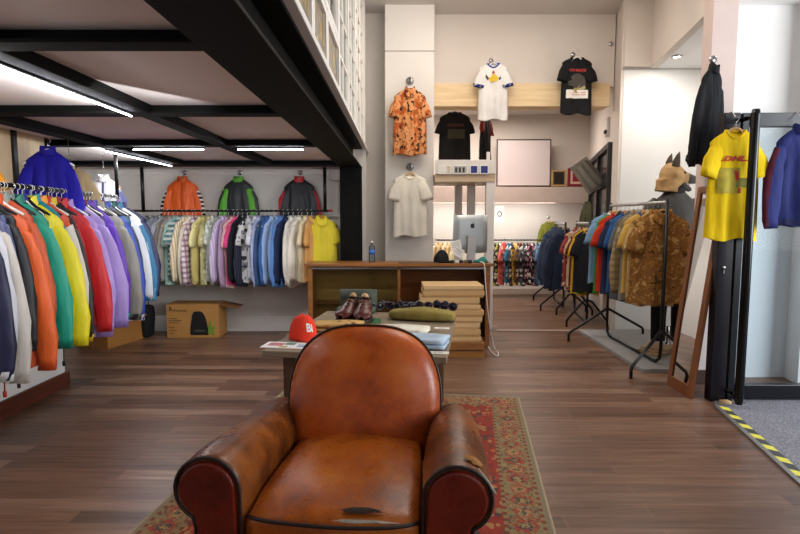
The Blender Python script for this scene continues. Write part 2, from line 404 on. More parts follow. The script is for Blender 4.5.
struct('wall_left', MB().span((-4.4, -2.6, 0), (-4.25, 6.7, CZ)), m_wallw)
struct('wall_back', MB().span((-4.25, 6.55, 0), (-.42, 6.70, CZ)), m_wallw)
# white partition behind the left rail: white boards below, pale planks above
XL = -2.80
struct('wall_partition', MB().span((XL-.08, -1.0, .12), (XL, 4.36, 1.45)), m_white)
struct('baseboard_left', MB().span((XL-.07, -1.0, 0), (XL+.025, 4.38, .12)), m_skirt)
pl = MB()
for k in range(14):
    y1 = 4.30-k*.37; pl.span((XL-.06, y1-.34, 1.45), (XL-.02, y1, 2.035))
pl_m = NT('pale_pine'); n_ = pl_m.noise(pl_m.co((9, 9, .7)), 2, 5); pl_m.color(pl_m.ramp(n_, [(.3, '#d9b88c'), (.7, '#eed6b0')])); pl_m.rough(.6)
struct('trim_1', pl, pl_m.m)
pp = MB()
for k in range(15):
    y1 = 4.32-k*.37; pp.span((XL-.05, y1-.02, 1.45), (XL+.0, y1+.02, 2.035))
struct('trim_2', pp, m_black)
struct('baseboard_back', MB().span((-4.25, 6.53, 0), (-.42, 6.55, .18)), m_wpaint)
struct('trim_3', MB().span((-3.6, 6.528, 1.93), (-.5, 6.55, 1.955)), m_wpaint)
# upper back wall, white pillar, wall left of the pillar
struct('wall_upper_back', MB().span((.3, 7.0, 3.07), (2.73, 7.2, CZ)), m_wallp)
struct('wall_step', MB().span((-.60, 6.96, 0), (.3, 7.16, CZ)).span((-.62, 6.70, 0), (-.50, 6.96, CZ)), m_wallw)
xa, xb = P(385, 100, 6.7).x, P(434, 100, 6.7).x
struct('wall_pillar', MB().span((xa, 6.68, 0), (xb, 7.25, CZ)), m_wallw, .006)
struct('trim_4', MB().span((xa-.002, 6.674, P(400, 52, 6.7).z), (xb+.002, 6.69, P(400, 51, 6.7).z)), plain('#a89d98', .9))
struct('trim_5', MB().span((.42, 6.94, 2.815), (2.66, 7.2, 3.10)), wood('#dcb98a', '#efd8ae', 0, .8, .6))       # pale wooden lintel
# back room
struct('ceiling_back_room', MB().span((-.5, 7.2, 3.24), (4.2, 10.2, 3.32)), m_ceil)
struct('trim_6', MB().span((.42, 9.1, 3.225), (3.4, 9.12, 3.24)), plain('#8a7d76', .8))
struct('wall_back_room', MB().span((-.5, 9.8, 0), (4.2, 9.95, 3.3)), m_wallp)
struct('wall_back_room_left', MB().span((-.55, 7.16, 0), (-.45, 9.8, 3.3)), m_white)
lz0, lz1 = P(520, 203, 9.3).z, P(520, 187, 9.3).z
struct('trim_7', MB().span((-.45, 9.3, lz0), (3.34, 9.8, lz1)), plain('#cdb9ae', .85, var=.03))
struct('baseboard_back_room', MB().span((-.45, 9.78, 0), (3.4, 9.8, .10)), plain('#b5a394', .7))
# slanting right wall of the back room, with its dark window
def slant(y): return 2.62+.2446*(y-6.5)
w = MB()
for (y0, y1, z0, z1) in ((6.5, 6.98, 0, CZ), (6.98, 7.3, 3.3, CZ), (6.98, 9.3, 0, 1.35), (6.98, 9.3, 2.38, 3.3), (9.3, 9.9, 0, 3.3)):
    w.prism([(slant(y0), y0), (slant(y0)+.03, y0), (slant(y1)+.03, y1), (slant(y1), y1)], lambda a, b, t: Vector((a, b, t)), z0, z1)
struct('wall_back_room_right', w, m_wallp)
struct('trim_8', MB().span((1.2, 6.5, 0), (2.62, 6.56, .012)), plain('#a58e7e', .5))
# right: white wall, soffit, pillar, daylit white wall beyond the door
struct('wall_right', MB().span((2.655, 6.5, 0), (3.75, 6.62, CZ)), m_white)
struct('wall_right_niche', MB().prism([(3.62, 6.5), (3.36, 4.4), (3.48, 4.4), (3.74, 6.5)], lambda a, b, t: Vector((a, b, t)), 0, 3.16), m_white)
struct('ceiling_niche', MB().prism([(3.042, 6.5), (2.662, 4.42), (3.40, 4.42), (3.66, 6.5)], lambda a, b, t: Vector((a, b, t)), 3.16, 3.22), m_white)
struct('wall_soffit', MB().prism([(2.96, 6.5), (2.58, 4.42), (2.66, 4.42), (3.04, 6.5)], lambda a, b, t: Vector((a, b, t)), 3.16, CZ), m_wallp)
struct('wall_right_upper', MB().span((2.63, 6.44, 3.17), (2.98, 6.5, CZ)), m_wallp)
struct('trim_9', MB().span((2.63, 6.485, 3.15), (3.62, 6.5, 3.168)), plain('#bdb6b2', .7))
struct('wall_entrance_pillar', MB().span((2.5, 4.42, 0), (2.70, 4.46, CZ)).span((2.60, 4.46, 0), (2.70, 4.74, CZ)), plain('#d6c2bb', .9, var=.03))
struct('baseboard_entrance', MB().span((2.49, 4.40, 0), (2.71, 4.42, .12)), wood('#3a221a', '#54352a', 0))
struct('wall_entrance', MB().span((2.70, 4.60, 0), (7.5, 4.75, CZ)), m_white)
struct('floor_mat_platform', MB().span((2.2, 4.75, 0), (3.5, 6.49, .03)), plain('#8f8c8c', .8))
# entrance mat, tape and metal edge
t0 = PZ(716, 406); t1 = PZ(800, 483); td = (t1-t0).normalized(); t2 = t0+td*3.4; nrm = Vector((td.y, -td.x, 0))
if nrm.x < 0: nrm = -nrm
mat_m = NT('grey_entrance_mat'); v_ = mat_m.co(); n_ = mat_m.noise(v_, 95, 3, .8); mat_m.color(mat_m.ramp(n_, [(.4, '#56555f'), (.6, '#8c8b94')])); mat_m.rough(.95); mat_m.bump(n_, .5, .004)
struct('floor_entrance_mat', MB().prism([tuple(t0.xy), tuple(t2.xy), (7.4, t2.y), (7.4, t0.y+.25), ((t0+nrm*.1).x, t0.y+.25)], lambda a, b, t: Vector((a, b, t)), 0, .007), mat_m.m)
edge = MB().prism([tuple((t0-nrm*.018).xy), tuple((t2-nrm*.018).xy), tuple((t2+nrm*.012).xy), tuple((t0+nrm*.012).xy)], lambda a, b, t: Vector((a, b, t)), 0, .011)
struct('trim_10', edge, plain('#8e8a86', .4, .6))
tp = MB(); L = 0
while L < 3.3:
    for mi, ln in ((0, .075), (1, .095)):
        a = t0+td*(L+.02); b = t0+td*(L+ln+.02); sk = td*.03
        tp.prism([tuple((a+nrm*.012).xy), tuple((b+nrm*.012).xy), tuple((b+sk+nrm*.066).xy), tuple((a+sk+nrm*.066).xy)], lambda p, q, t: Vector((p, q, t)), .007, .0095, mi); L += ln
tag(tp.build('hazard_tape', [plain('#d8d04a', .6), plain('#3a3a3c', .6)]), 'yellow and black hazard tape along the edge of the grey entrance mat', 'tape')
# ================================================================ MEZZANINE
ZB = 1.981; ZD = 2.035
beam = MB()
def ibeam_y(mb, x0, x1, y0, y1, z0, z1, fl=.018, web=.014):
    mb.span((x0, y0, z0), (x1, y1, z0+fl)); mb.span((x0, y0, z1-fl), (x1, y1, z1)); xm = (x0+x1)/2; mb.span((xm-web, y0, z0+fl), (xm+web, y1, z1-fl))
ibeam_y(beam, -.69, -.445, -.9, 6.4, ZB, 2.226)
o = beam.build('steel_main_beam', m_steel, bevel=.004); tag(o, 'broad black steel beam carrying the open edge of the mezzanine', 'beam')
o = MB().span((-.69, 6.16, 0), (-.45, 6.185, ZB)).span((-.69, 6.36, 0), (-.45, 6.385, ZB)).span((-.585, 6.185, 0), (-.555, 6.36, ZB)).build('steel_column', m_steel, bevel=.003)
tag(o, 'black steel column under the far end of the mezzanine beam', 'column')
def beam_x(y0, y1, x0, x1, lab):
    o = MB().span((x0, y0, ZB), (x1, y1, ZB+.014)).span((x0, (y0+y1)/2-.012, ZB+.014), (x1, (y0+y1)/2+.03, ZD)).build('steel_cross_beam', m_steel, bevel=.003); tag(o, lab, 'beam', 'cross beams under the mezzanine')
beam_x(1.83, 1.93, -4.2, -.69, 'black steel cross beam nearest the camera under the mezzanine deck')
beam_x(3.04, 3.15, -4.2, -.69, 'second black steel cross beam back under the mezzanine, at the end of the long light strip')
beam_x(4.36, 4.48, -4.2, -.69, 'third black steel cross beam, with two light tubes on its far side')
beam_x(5.92, 6.16, -4.2, -.69, 'last black steel cross beam, close to the white back wall')
for x0, x1, y0, lab in ((-1.50, -1.40, -.9, 'long black steel beam running back down the middle of the mezzanine ceiling'), (-2.50, -2.38, -.9, 'long black steel beam running back above the left clothes rail')):
    tag(MB().span((x0, y0, ZB+.002), (x1, 5.95, ZD)).build('steel_long_beam', m_steel, bevel=.003), lab, 'beam')
struct('ceiling_mezzanine', MB().span((-4.25, -.9, ZD), (-.6, 6.55, 2.19)), m_deck)
struct('trim_11', MB().span((-.60, -.9, 2.226), (-.40, 6.95, 2.262)), m_wpaint, .004)      # white sill of the glazed screen
m_led = emit('#f4f6ff', 30)
def led(a, b, lab):
    t = thing('led_tube', lab, 'light', ((a+b)/2)); d = (b-a)/2
    MB().tube([-d, d], .004, 10).build('tube', m_led, t); MB().box((0, 0, .014), (abs(d.x)*2+.02 if abs(d.x) > .1 else .012, abs(d.y)*2+.02 if abs(d.y) > .1 else .012, .010)).build('channel', m_steel, t)
LEDS = [(Vector((-1.494, 1.3, 1.964)), Vector((-1.494, 3.03, 1.964)), 'longest glowing light strip at upper left along the middle steel beam'),
        (Vector((-2.494, 4.6, 1.964)), Vector((-2.494, 5.9, 1.964)), 'glowing light strip along the steel beam above the corner of the two rails'),
        (Vector((-2.2, 4.472, 1.962)), Vector((-1.62, 4.472, 1.962)), 'left of the two short glowing tubes behind the third cross beam'),
        (Vector((-1.34, 4.472, 1.962)), Vector((-.80, 4.472, 1.962)), 'right of the two short glowing tubes behind the third cross beam')]
for a, b, lab in LEDS: led(a, b, lab)
# glazed screen of old white sashes standing on the mezzanine edge
sg = NT('stained_glass'); v_ = sg.co((1, 1, 1)); br = sg.voro(sg.co((20, 20, 9)), 1.4, 'Color'); h_ = sg.sep(br)[0]
sg.color(sg.ramp(h_, [(0, '#8d7a4a'), (.3, '#5f6a78'), (.55, '#a3874a'), (.8, '#6b6250')], True)); sg.rough(.25)
m_clear = glass('#eef2f0', .10)
m_sash = plain('#e3ddd7', .5, var=.03)
def sash(y0, y1, z0, z1, nu, nv, gm, lab, fr=.045):
    t = thing('window_sash', lab, 'window', (-.46, (y0+y1)/2, z0), 0, 'old white sashes on the mezzanine edge'); h = (y1-y0)/2; zz = z1-z0; mb = MB(); f = fr
    mb.span((-.02, -h, 0), (.02, -h+f, zz)).span((-.02, h-f, 0), (.02, h, zz)).span((-.02, -h+f, 0), (.02, h-f, f)).span((-.02, -h+f, zz-f), (.02, h-f, zz))
    mb.build('sash_frame', m_sash, t, bevel=.004)
    mu = MB()
    for i in range(1, nu): yy = -h+f+(2*h-2*f)*i/nu; mu.span((-.012, yy-.011, f), (.012, yy+.011, zz-f))
    for j in range(1, nv): q = f+(zz-2*f)*j/nv; mu.span((-.0125, -h+f, q-.011), (.0125, h-f, q+.011))
    if mu.v: mu.build('glazing_bars', m_sash, t)
    MB().span((-.003, -h+f, f), (.003, h-f, zz-f)).build('pane', gm, t)
ys = [1.30, 1.82, 2.30, 2.82, 3.36, 4.02]
pats = [m_clear, m_clear, sg.m, sg.m, sg.m]
nm = ['clear low sash nearest the camera', 'clear low sash just before the patterned ones', 'nearest of three sashes with yellow and grey patterned glass', 'middle of three sashes with yellow and grey patterned glass', 'furthest of three sashes with yellow and grey patterned glass']
for k in range(5): sash(ys[k], ys[k+1]-.01, 2.262, 2.66, 1, 1, pats[k], nm[k])
nm2 = ['upper clear sash nearest the camera above the low sashes', 'upper clear sash above the first patterned glass', 'upper clear sash above the last patterned glass']
for k, (a, b) in enumerate(((1.3, 2.2), (2.2, 3.1), (3.1, 4.01))): sash(a, b-.01, 2.67, 3.92, 2, 3, m_clear, nm2[k])
y = 4.02; nm3 = ['tall many paned sash just beyond the patterned glass', 'second tall many paned sash from the patterned glass', 'third tall many paned sash from the patterned glass', 'tall many paned sash touching the back wall']
for k in range(4):
    sash(y, y+.72, 2.262, 3.92, 2, 5, m_clear, nm3[k]); y += .73
# plain upstairs wall seen through the panes
struct('wall_mezzanine', MB().span((-2.9, -.9, 2.19), (-2.8, 6.55, CZ)), plain('#dcc7b2', .9))
# ceiling spot in the niche
def spot(p, lab):
    t = thing('spot_lamp', lab, 'light', p); MB().lathe([(.0, -.004), (.055, -.004), (.058, -.014), (.044, -.018), (.042, -.006)], (0, 0, 0), 24).build('ring', m_chrome, t); MB().lathe([(0, -.008), (.04, -.008), (.04, -.004)], (0, 0, 0), 20).build('bulb', emit('#fff4e2', 30, 'lamp'), t)
pz = P(674, 63, 5.9); spot((3.02, 6.0, 3.16), 'round chrome spot lamp lit in the white niche ceiling')
# ================================================================ BACK ROOM WINDOW
def wloc(y, z, off=0): return Vector((slant(y)-off*.97, y+off*.237, z))
t = thing('hopper_window', 'dark framed window of the back room with one leaf tilted open', 'window', wloc(8.14, 1.35), 0)
m_dk = plain('#2b2a29', .45, .3); u_ = Vector((.2376, .9714, 0)); n2 = Vector((-.9714, .2376, 0))
fr = MB()
def wbox(mb, s0, s1, z0, z1, d0=-.02, d1=.05, mi=0):
    mb.prism([(s0, z0), (s1, z0), (s1, z1), (s0, z1)], lambda a, b, q: u_*a+n2*q+Vector((0, 0, b)), d0, d1, mi)
for s0, s1, z0, z1 in ((-1.16, -1.09, 0, 1.03), (1.09, 1.16, 0, 1.03), (-1.09, 1.09, 0, .07), (-1.09, 1.09, .96, 1.03), (-.04, .04, .07, .96), (-1.09, 1.09, .47, .52)): wbox(fr, s0, s1, z0, z1)
fr.build('window_frame', m_dk, t)
gp = MB(); wbox(gp, -1.09, 1.09, .07, .96, .0, .008); gp.build('pane', plain('#3a3a3c', .15), t)
c = wloc(7.75, 1.74, .28); lf = MB(); gl = MB()
q = (u_*.0+n2*.62+Vector((0, 0, .62))).normalized()
a0, a1 = P(571, 167, 7.3), P(590, 194, 7.3); b0, b1 = P(585, 157, 7.9), P(606, 183, 7.9)
nn = (a1-a0).cross(b0-a0).normalized()*.02
def quad(mb, A, B, Cc, D, k):
    vs = [p-c+nn*k for p in (A, B, Cc, D)]+[p-c-nn*k for p in (A, B, Cc, D)]
    mb.add(vs, [(0, 1, 2, 3), (7, 6, 5, 4), (0, 4, 5, 1), (1, 5, 6, 2), (2, 6, 7, 3), (3, 7, 4, 0)])
def bl(u, v): return (a0*(1-u)+a1*u)*(1-v)+(b0*(1-u)+b1*u)*v
for u0, u1, v0, v1 in ((0, 1, 0, .16), (0, 1, .84, 1), (0, .1, .16, .84), (.9, 1, .16, .84), (.1, .9, .46, .56)): quad(lf, bl(u0, v0), bl(u1, v0), bl(u1, v1), bl(u0, v1), 1)
for v0, v1 in ((.16, .46), (.56, .84)): quad(gl, bl(.1, v0), bl(.9, v0), bl(.9, v1), bl(.1, v1), .3)
lo = lf.build('tilted_leaf', plain('#8a857b', .45, .1), t, loc=c-t.location); tag(lo, 'grey two pane leaf tilted into the room'); gl.build('pane', plain('#b8b2a6', .25), lo)
# ================================================================ CHAIR
CH = thing('leather_club_chair', 'worn brown leather club armchair with round back on the patterned rug', 'armchair', (-.185, 2.14, 0), -R(4.5))
m_lb = leather('#7c2c08', '#b04e12', '#c26620', 'chestnut_back'); m_ls = leather('#6a2e0a', '#a85414', '#c07024', 'seat'); m_la = leather('#2a130b', '#66340f', '#965420', 'arm'); m_lf = leather('#4d120a', '#6b1c0e', '#7c2a14', 'oxblood_front'); m_pipe = plain('#22110b', .45)
def arm_prof(sg, k=1.0, inset=0.0):
    cx, cz, r = .408, .515, .113*k-inset; pts = [(.292+inset, .06+inset), (.293+inset, .30)]
    for i in range(19):
        a = PI+(-PI-R(62))*i/18; pts.append((cx+r*math.cos(a), cz+r*math.sin(a)))
    pts += [(.455-inset, .385), (.452-inset, .06+inset)]
    return [(sg*x, z) for x, z in pts]
for sg in (-1, 1):
    mb = MB(); ysq = [-.50, -.494, -.47, -.36, -.22, -.08, .06, .20, .34, .42]; ks = [.93, .975, 1.0, 1.04, 1.06, 1.05, 1.02, .99, .95, .85]
    rings = []
    for yy, k in zip(ysq, ks):
        dz = -.105*(yy+.5); rings.append([Vector((x, yy, z+dz+(.006*math.sin(9*yy+sg)))) for x, z in arm_prof(sg, k)])
    n = len(rings[0]); mb.add([p for r_ in rings for p in r_], [(j*n+i, j*n+(i+1) % n, (j+1)*n+(i+1) % n, (j+1)*n+i) for j in range(len(rings)-1) for i in range(n)]+[tuple(range(n)), tuple((len(rings)-1)*n+i for i in range(n))], 0, True)
    arm = mb.build('armrest', m_la, CH); s_ = arm.modifiers.new('Sub', 'SUBSURF'); s_.levels = 1; s_.render_levels = 2
    fp = MB(); pr = arm_prof(sg, .95, .012); fp.prism(pr, lambda a, b, q: Vector((a, q, b)), -.515, -.49); f_ = fp.build('arm_front_panel', m_lf, CH, bevel=.008); tag(f_, 'reddish leather panel on the front of the arm')
    pp_ = arm_prof(sg, 1.0, .004); MB().tube([(x, -.503, z) for x, z in pp_], .0062, 8).build('piping', m_pipe, arm)
# back
def outline(a, k):
    cx, s = math.cos(a), math.sin(a)
    x = .352*math.copysign(abs(cx)**.72, cx)
    z = .56+(.335*abs(s)**.86 if s > 0 else -.30*abs(s)**.5)
    return x*k, .56+(z-.56)*k
def lean(z): return .175+.24*(z-.42)
mb = MB(); prof = [(0.001, -.075), (.2, -.074), (.4, -.068), (.6, -.057), (.78, -.038), (.9, -.014), (.965, .012), (1.0, .05), (1.0, .10), (.97, .15), (.9, .18), (.6, .19), (.001, .19)]
def bk(u, v):
    k, d = prof_at(prof, v); x, z = outline(2*PI*u, k); return Vector((x, lean(z)+d+.006*math.sin(7*x+3*z), z))
mb.grid(bk, 64, len(prof)-1, True); back = mb.build('backrest', m_lb, CH); s_ = back.modifiers.new('Sub', 'SUBSURF'); s_.levels = 1; s_.render_levels = 2
MB().tube([(outline(2*PI*i/80, 1.004)[0], lean(outline(2*PI*i/80, 1.004)[1])+.05, outline(2*PI*i/80, 1.004)[1]) for i in range(-2, 43)], .006, 8).build('piping', m_pipe, back)
# seat
def cush(p):
    e = max(0, 1-(p.x/.30)**2)*max(0, 1-(p.y/.38)**2)
    q = Vector(p)
    if p.z > 0: q.z += .035*e+.006*math.sin(11*p.x+5*p.y)-.02*math.exp(-((p.x-.03)/.12)**2-((p.y+.05)/.15)**2)
    if p.y < -.2: q.y -= .018*max(0, 1-(p.x/.3)**2); q.z -= .012*(abs(p.x)/.3)**2
    q.x *= 1+.05*(-p.y)/.36
    return q
sc_ = MB().rbox((0, -.15, .375), (.575, .72, .145), .055, 9, cush).build('seat_cushion', m_ls, CH)
ed = [cush(Vector((x, -.36+.02*(abs(x)/.25)**6, .05)))+Vector((0, -.15-.004, .375)) for x in [i/12*.27 for i in range(-12, 13)]]
MB().tube(ed, .0065, 8).build('piping', m_pipe, sc_)
MB().rbox((0, -.20, .19), (.59, .56, .24), .03, 4).build('seat_base', m_lf, CH)
for x in (-.38, .38):
    for yy in (-.42, .36): MB().lathe([(0, 0), (.028, 0), (.034, .02), (.03, .045), (.035, .07), (0, .07)], (x, yy, 0), 16).build('foot', plain('#24120a', .4), CH)
# torn leather: pale stuffing with ragged leather around it
def rag(c, rx, ry, n, seed, fn):
    rd = random.Random(seed); return [fn(c[0]+rx*math.cos(2*PI*i/n)*rd.uniform(.65, 1.1), c[1]+ry*math.sin(2*PI*i/n)*rd.uniform(.55, 1.2)) for i in range(n)]
def seatz(x, y): return cush(Vector((x, y+.15, .0725))).z+.375
def patchmesh(pts, th):
    n = len(pts); c = sum(pts, Vector())/n; up = Vector((0, 0, th)); return MB().add([p for p in pts]+[c+up]+[p*.55+c*.45+up*.9 for p in pts], [(i, (i+1) % n, n+1+(i+1) % n, n+1+i) for i in range(n)]+[(n+1+i, n+1+(i+1) % n, n) for i in range(n)], 0, True)
tag(patchmesh(rag((.10, -.475), .075, .018, 22, 3, lambda a, b: Vector((a, b, seatz(a, -.45)-.004))), .008).build('torn_leather', plain('#2a170d', .8), sc_), 'dark ragged tear in the seat leather')
tag(patchmesh(rag((.10, -.505), .13, .010, 26, 5, lambda a, b: Vector((a, b, seatz(a, -.47)-.022))), .006).build('exposed_stuffing', plain('#a39a8c', .95, var=.2, nscale=40, bump=.4), sc_), 'pale stuffing showing along the torn seat edge')
def armz(x): return .508+math.sqrt(max(0, .118**2-(x-.408)**2))
tag(patchmesh(rag((.462, -.43), .035, .035, 18, 7, lambda a, b: Vector((a, b, armz(a)+.002))), .006).build('worn_patch', plain('#8a5a26', .95, var=.4, nscale=50, bump=.6), CH), 'frayed worn patch on the front of the right arm')
tag(MB().tube([(.47, -.47, .60), (.505, -.50, .57), (.525, -.515, .545)], [.008, .006, .003], 6).build('worn_patch', plain('#9a9184', .9), CH), 'frayed thread hanging from the right arm')
# ================================================================ RUG
ry = -R(7.5); rl = 3.3; rw = 1.88; rc = Vector((.93, 4.05, 0))+Vector((-math.cos(ry), -math.sin(ry), 0))*rw/2+Vector((math.sin(ry), -math.cos(ry), 0))*rl/2
rm = NT('oriental_rug'); V = rm.co(); X = rm.sep(V); ex = rm.math('SUBTRACT', rw/2, rm.math('ABSOLUTE', X[0])); ey = rm.math('SUBTRACT', rl/2, rm.math('ABSOLUTE', X[1])); e = rm.math('MINIMUM', ex, ey)
cel = rm.voro(rm.co((1, .8, 1)), 30, 'Color'); hs = rm.sep(cel)[0]; dst = rm.voro(rm.co((1, .8, 1)), 30, 'Distance')
speck = rm.ramp(hs, [(0, '#a02c20'), (.3, '#8a2419'), (.5, '#b0804e'), (.68, '#4a3c38'), (.8, '#b8653c'), (.9, '#8c7a58')], True)
field = rm.mix(rm.math('GREATER_THAN', dst, .50), speck, '#93301f')
side = rm.math('LESS_THAN', ex, ey); al = rm.n('ShaderNodeMix', data_type='FLOAT'); rm.l(side, al.inputs[0]); rm.l(X[0], al.inputs[2]); rm.l(X[1], al.inputs[3])
def rosette(per, off, mid, stops, jit):
    fr = rm.math('MULTIPLY', rm.math('SUBTRACT', rm.math('FRACT', rm.math('ADD', rm.math('DIVIDE', al.outputs[0], per), off)), .5), per); de = rm.math('SUBTRACT', e, mid)
    d = rm.math('SQRT', rm.math('ADD', rm.math('MULTIPLY', fr, fr), rm.math('MULTIPLY', de, de))); return rm.math('ADD', d, rm.math('MULTIPLY', rm.math('SUBTRACT', rm.noise(V, 38, 2), .5), jit))
ground = rm.mix(rm.math('GREATER_THAN', rm.noise(V, 45, 3), .53), '#8f7c56', rm.ramp(hs, [(0, '#8c3424'), (.4, '#5a5044'), (.7, '#a08a5c')], True))
r1 = rosette(.22, .1, .125, None, .07); r2 = rosette(.22, .6, .125, None, .06)
bord = rm.mix(rm.math('LESS_THAN', r1, .072), ground, rm.ramp(rm.math('MULTIPLY', r1, 10), [(0, '#b08a50'), (.16, '#3c3a3c'), (.34, '#a03a28'), (.58, '#8f7a50'), (.74, '#43403e')], True))
bord = rm.mix(rm.math('LESS_THAN', r2, .05), bord, rm.ramp(rm.math('MULTIPLY', r2, 10), [(0, '#3a3a40'), (.14, '#b58a58'), (.3, '#a8442c'), (.46, '#55504a')], True))
bord = rm.mix(rm.math('GREATER_THAN', rm.noise(V, 60, 3, .7), .52), bord, ground)
guard = rm.mix(rm.math('GREATER_THAN', rm.math('SINE', rm.math('MULTIPLY', al.outputs[0], 120)), .1), '#8f7a54', '#7a3a2a')
c_ = rm.mix(rm.math('LESS_THAN', e, .225), field, guard); c_ = rm.mix(rm.math('LESS_THAN', e, .205), c_, bord); c_ = rm.mix(rm.math('LESS_THAN', e, .052), c_, guard); c_ = rm.mix(rm.math('LESS_THAN', e, .034), c_, '#857a62'); c_ = rm.mix(rm.math('LESS_THAN', e, .012), c_, '#a3967a')
fz = rm.noise(V, 70, 3, .7); c_ = rm.mix(.3, c_, rm.ramp(fz, [(.3, '#4c3a30'), (.7, '#a58a68')]), 'OVERLAY'); rm.color(rm.mix(rm.ramp(rm.noise(V, 190, 2), [(.45, '#000000'), (.62, '#606060')]), c_, '#8b6a50')); rm.rough(.95); rm.bump(fz, .5, .006)
rug = MB().span((-rw/2, -rl/2, .0005), (rw/2, rl/2, .010)).build('rug', rm.m, bevel=.004); rug.location = rc; rug.rotation_euler = (0, 0, ry); tag(rug, 'worn red and beige oriental rug under the armchair', 'rug')
# ================================================================ TABLE
TZ = .66; TC = Vector((-.168, 3.5, 0)); TY = -R(8.3)
m_tt = wood('#6b5a47', '#8d7b64', 0, 1, .6)
TB = thing('display_table', 'low weathered wooden display table behind the armchair', 'table', TC, TY)
o = MB()
for k in range(6): o.box((0, -.65+1.3*(k+.5)/6, TZ-.018), (1.03, 1.3/6-.003, .036))
o.build('table_top', m_tt, TB, bevel=.004)
MB().span((-.42, -.55, TZ-.12), (.42, -.525, TZ-.036)).span((-.42, .525, TZ-.12), (.42, .55, TZ-.036)).span((-.42, -.525, TZ-.12), (-.395, .525, TZ-.036)).span((.395, -.525, TZ-.12), (.42, .525, TZ-.036)).build('apron', m_tt, TB)
for x in (-.40, .40):
    for yy in (-.53, .53): MB().span((x-.03, yy-.03, .011), (x+.03, yy+.03, TZ-.036)).build('leg', wood('#4a3624', '#6b5036', 2), TB, bevel=.004)
# ================================================================ COUNTER
x0, x1 = P(308, 300, 5.72).x, P(490, 300, 5.72).x; CY = 5.72; cw = x1-x0; CT = .915
m_cw = wood('#7a4a22', '#a06a36', 0, 1, .35); m_cwd = wood('#5a3418', '#7c4a24', 0, 1, .4)
K = thing('shop_counter', 'brown wooden shop counter with a glass display front', 'counter', ((x0+x1)/2, CY+.27, 0)); hw = cw/2
MB().span((-hw-.03, -.30, CT-.035), (hw+.03, .06, CT)).build('counter_top', m_cw, K, bevel=.006)
for s in (-1, 1): MB().span((s*hw-(.05 if s > 0 else 0), -.27, 0), (s*hw+(.05 if s < 0 else 0), .05, CT-.035)).build('side_panel', m_cw, K, bevel=.004)
MB().span((-hw+.05, .02, .10), (hw-.05, .05, CT-.035)).build('back_panel', wood('#8f6a34', '#b0854a', 0, 1, .5), K)
MB().span((-hw+.05, -.25, .02), (hw-.05, .02, .10)).build('plinth', m_cwd, K)
MB().span((-hw+.05, -.20, .46), (hw-.05, .02, .475)).build('shelf', m_cwd, K)
MB().span((.0-.015, -.265, .10), (.015, -.23, CT-.035)).build('stile', m_cw, K)
MB().span((.015, .0, .10), (hw-.05, .015, CT-.05)).build('inner_panel', wood('#8a421c', '#a85a2a', 0, 1, .5), K)
MB().span((-hw+.05, -.265, CT-.065), (hw-.05, -.245, CT-.047)).build('top_track', m_chrome, K)
for a, b in ((-hw+.05, -.015), (.015, hw-.05)): MB().span((a, -.252, .10), (b, -.247, CT-.065)).build('front_pane', glass('#e9ece6', .12), K)
# ================================================================ RAILS
m_rail = plain('#111113', .35, .5)
A0, A1 = Vector((-2.25, 2.40, 1.60)), Vector((-2.66, 5.06, 1.60))
t = thing('clothes_rail', 'black clothes rail hung from the ceiling along the left wall', 'rail', A1)
MB().tube([A0-A1, (0, 0, 0)], .014, 10).build('bar', m_rail, t)
MB().tube([(0, 0, -.02), (0, 0, ZD-A1.z-.0)], .017, 12).lathe([(0, ZD-A1.z-.012), (.055, ZD-A1.z-.012), (.055, ZD-A1.z), (0, ZD-A1.z)], (0, 0, 0), 18).build('hanging_post', m_rail, t)
q = (A0-A1)*.97; MB().tube([q, q+Vector((0, 0, ZD-A1.z))], .015, 10).build('hanging_post', m_rail, t)
BRZ = 1.483; BRY = 6.20; bx0, bx1 = -3.32, P(325, 200, BRY).x
t = thing('clothes_rail', 'black clothes rail along the white back wall under the mezzanine', 'rail', (bx1, BRY, BRZ))
MB().tube([(bx0-bx1, 0, 0), (.06, 0, 0)], .013, 10).build('bar', m_rail, t)
for xx in (P(143, 200, BRY).x-bx1, 0): MB().tube([(xx, 0, -.015), (xx, 0, ZB-BRZ)], .02, 12).build('hanging_post', m_rail, t)
MB().box((.065, 0, 0), (.04, .035, .035)).build('end_cap', plain('#8a1f22', .5), t)
mh_w = plain('#e8e6e2', .4); mh_b = plain('#141416', .4); mh_wd = wood('#b98a54', '#d8ae76', 0, 1, .5)
rnd = random.Random(5)
W = '#e6e4e0'
def f(c, r=.5): return fab(c, rough=r)
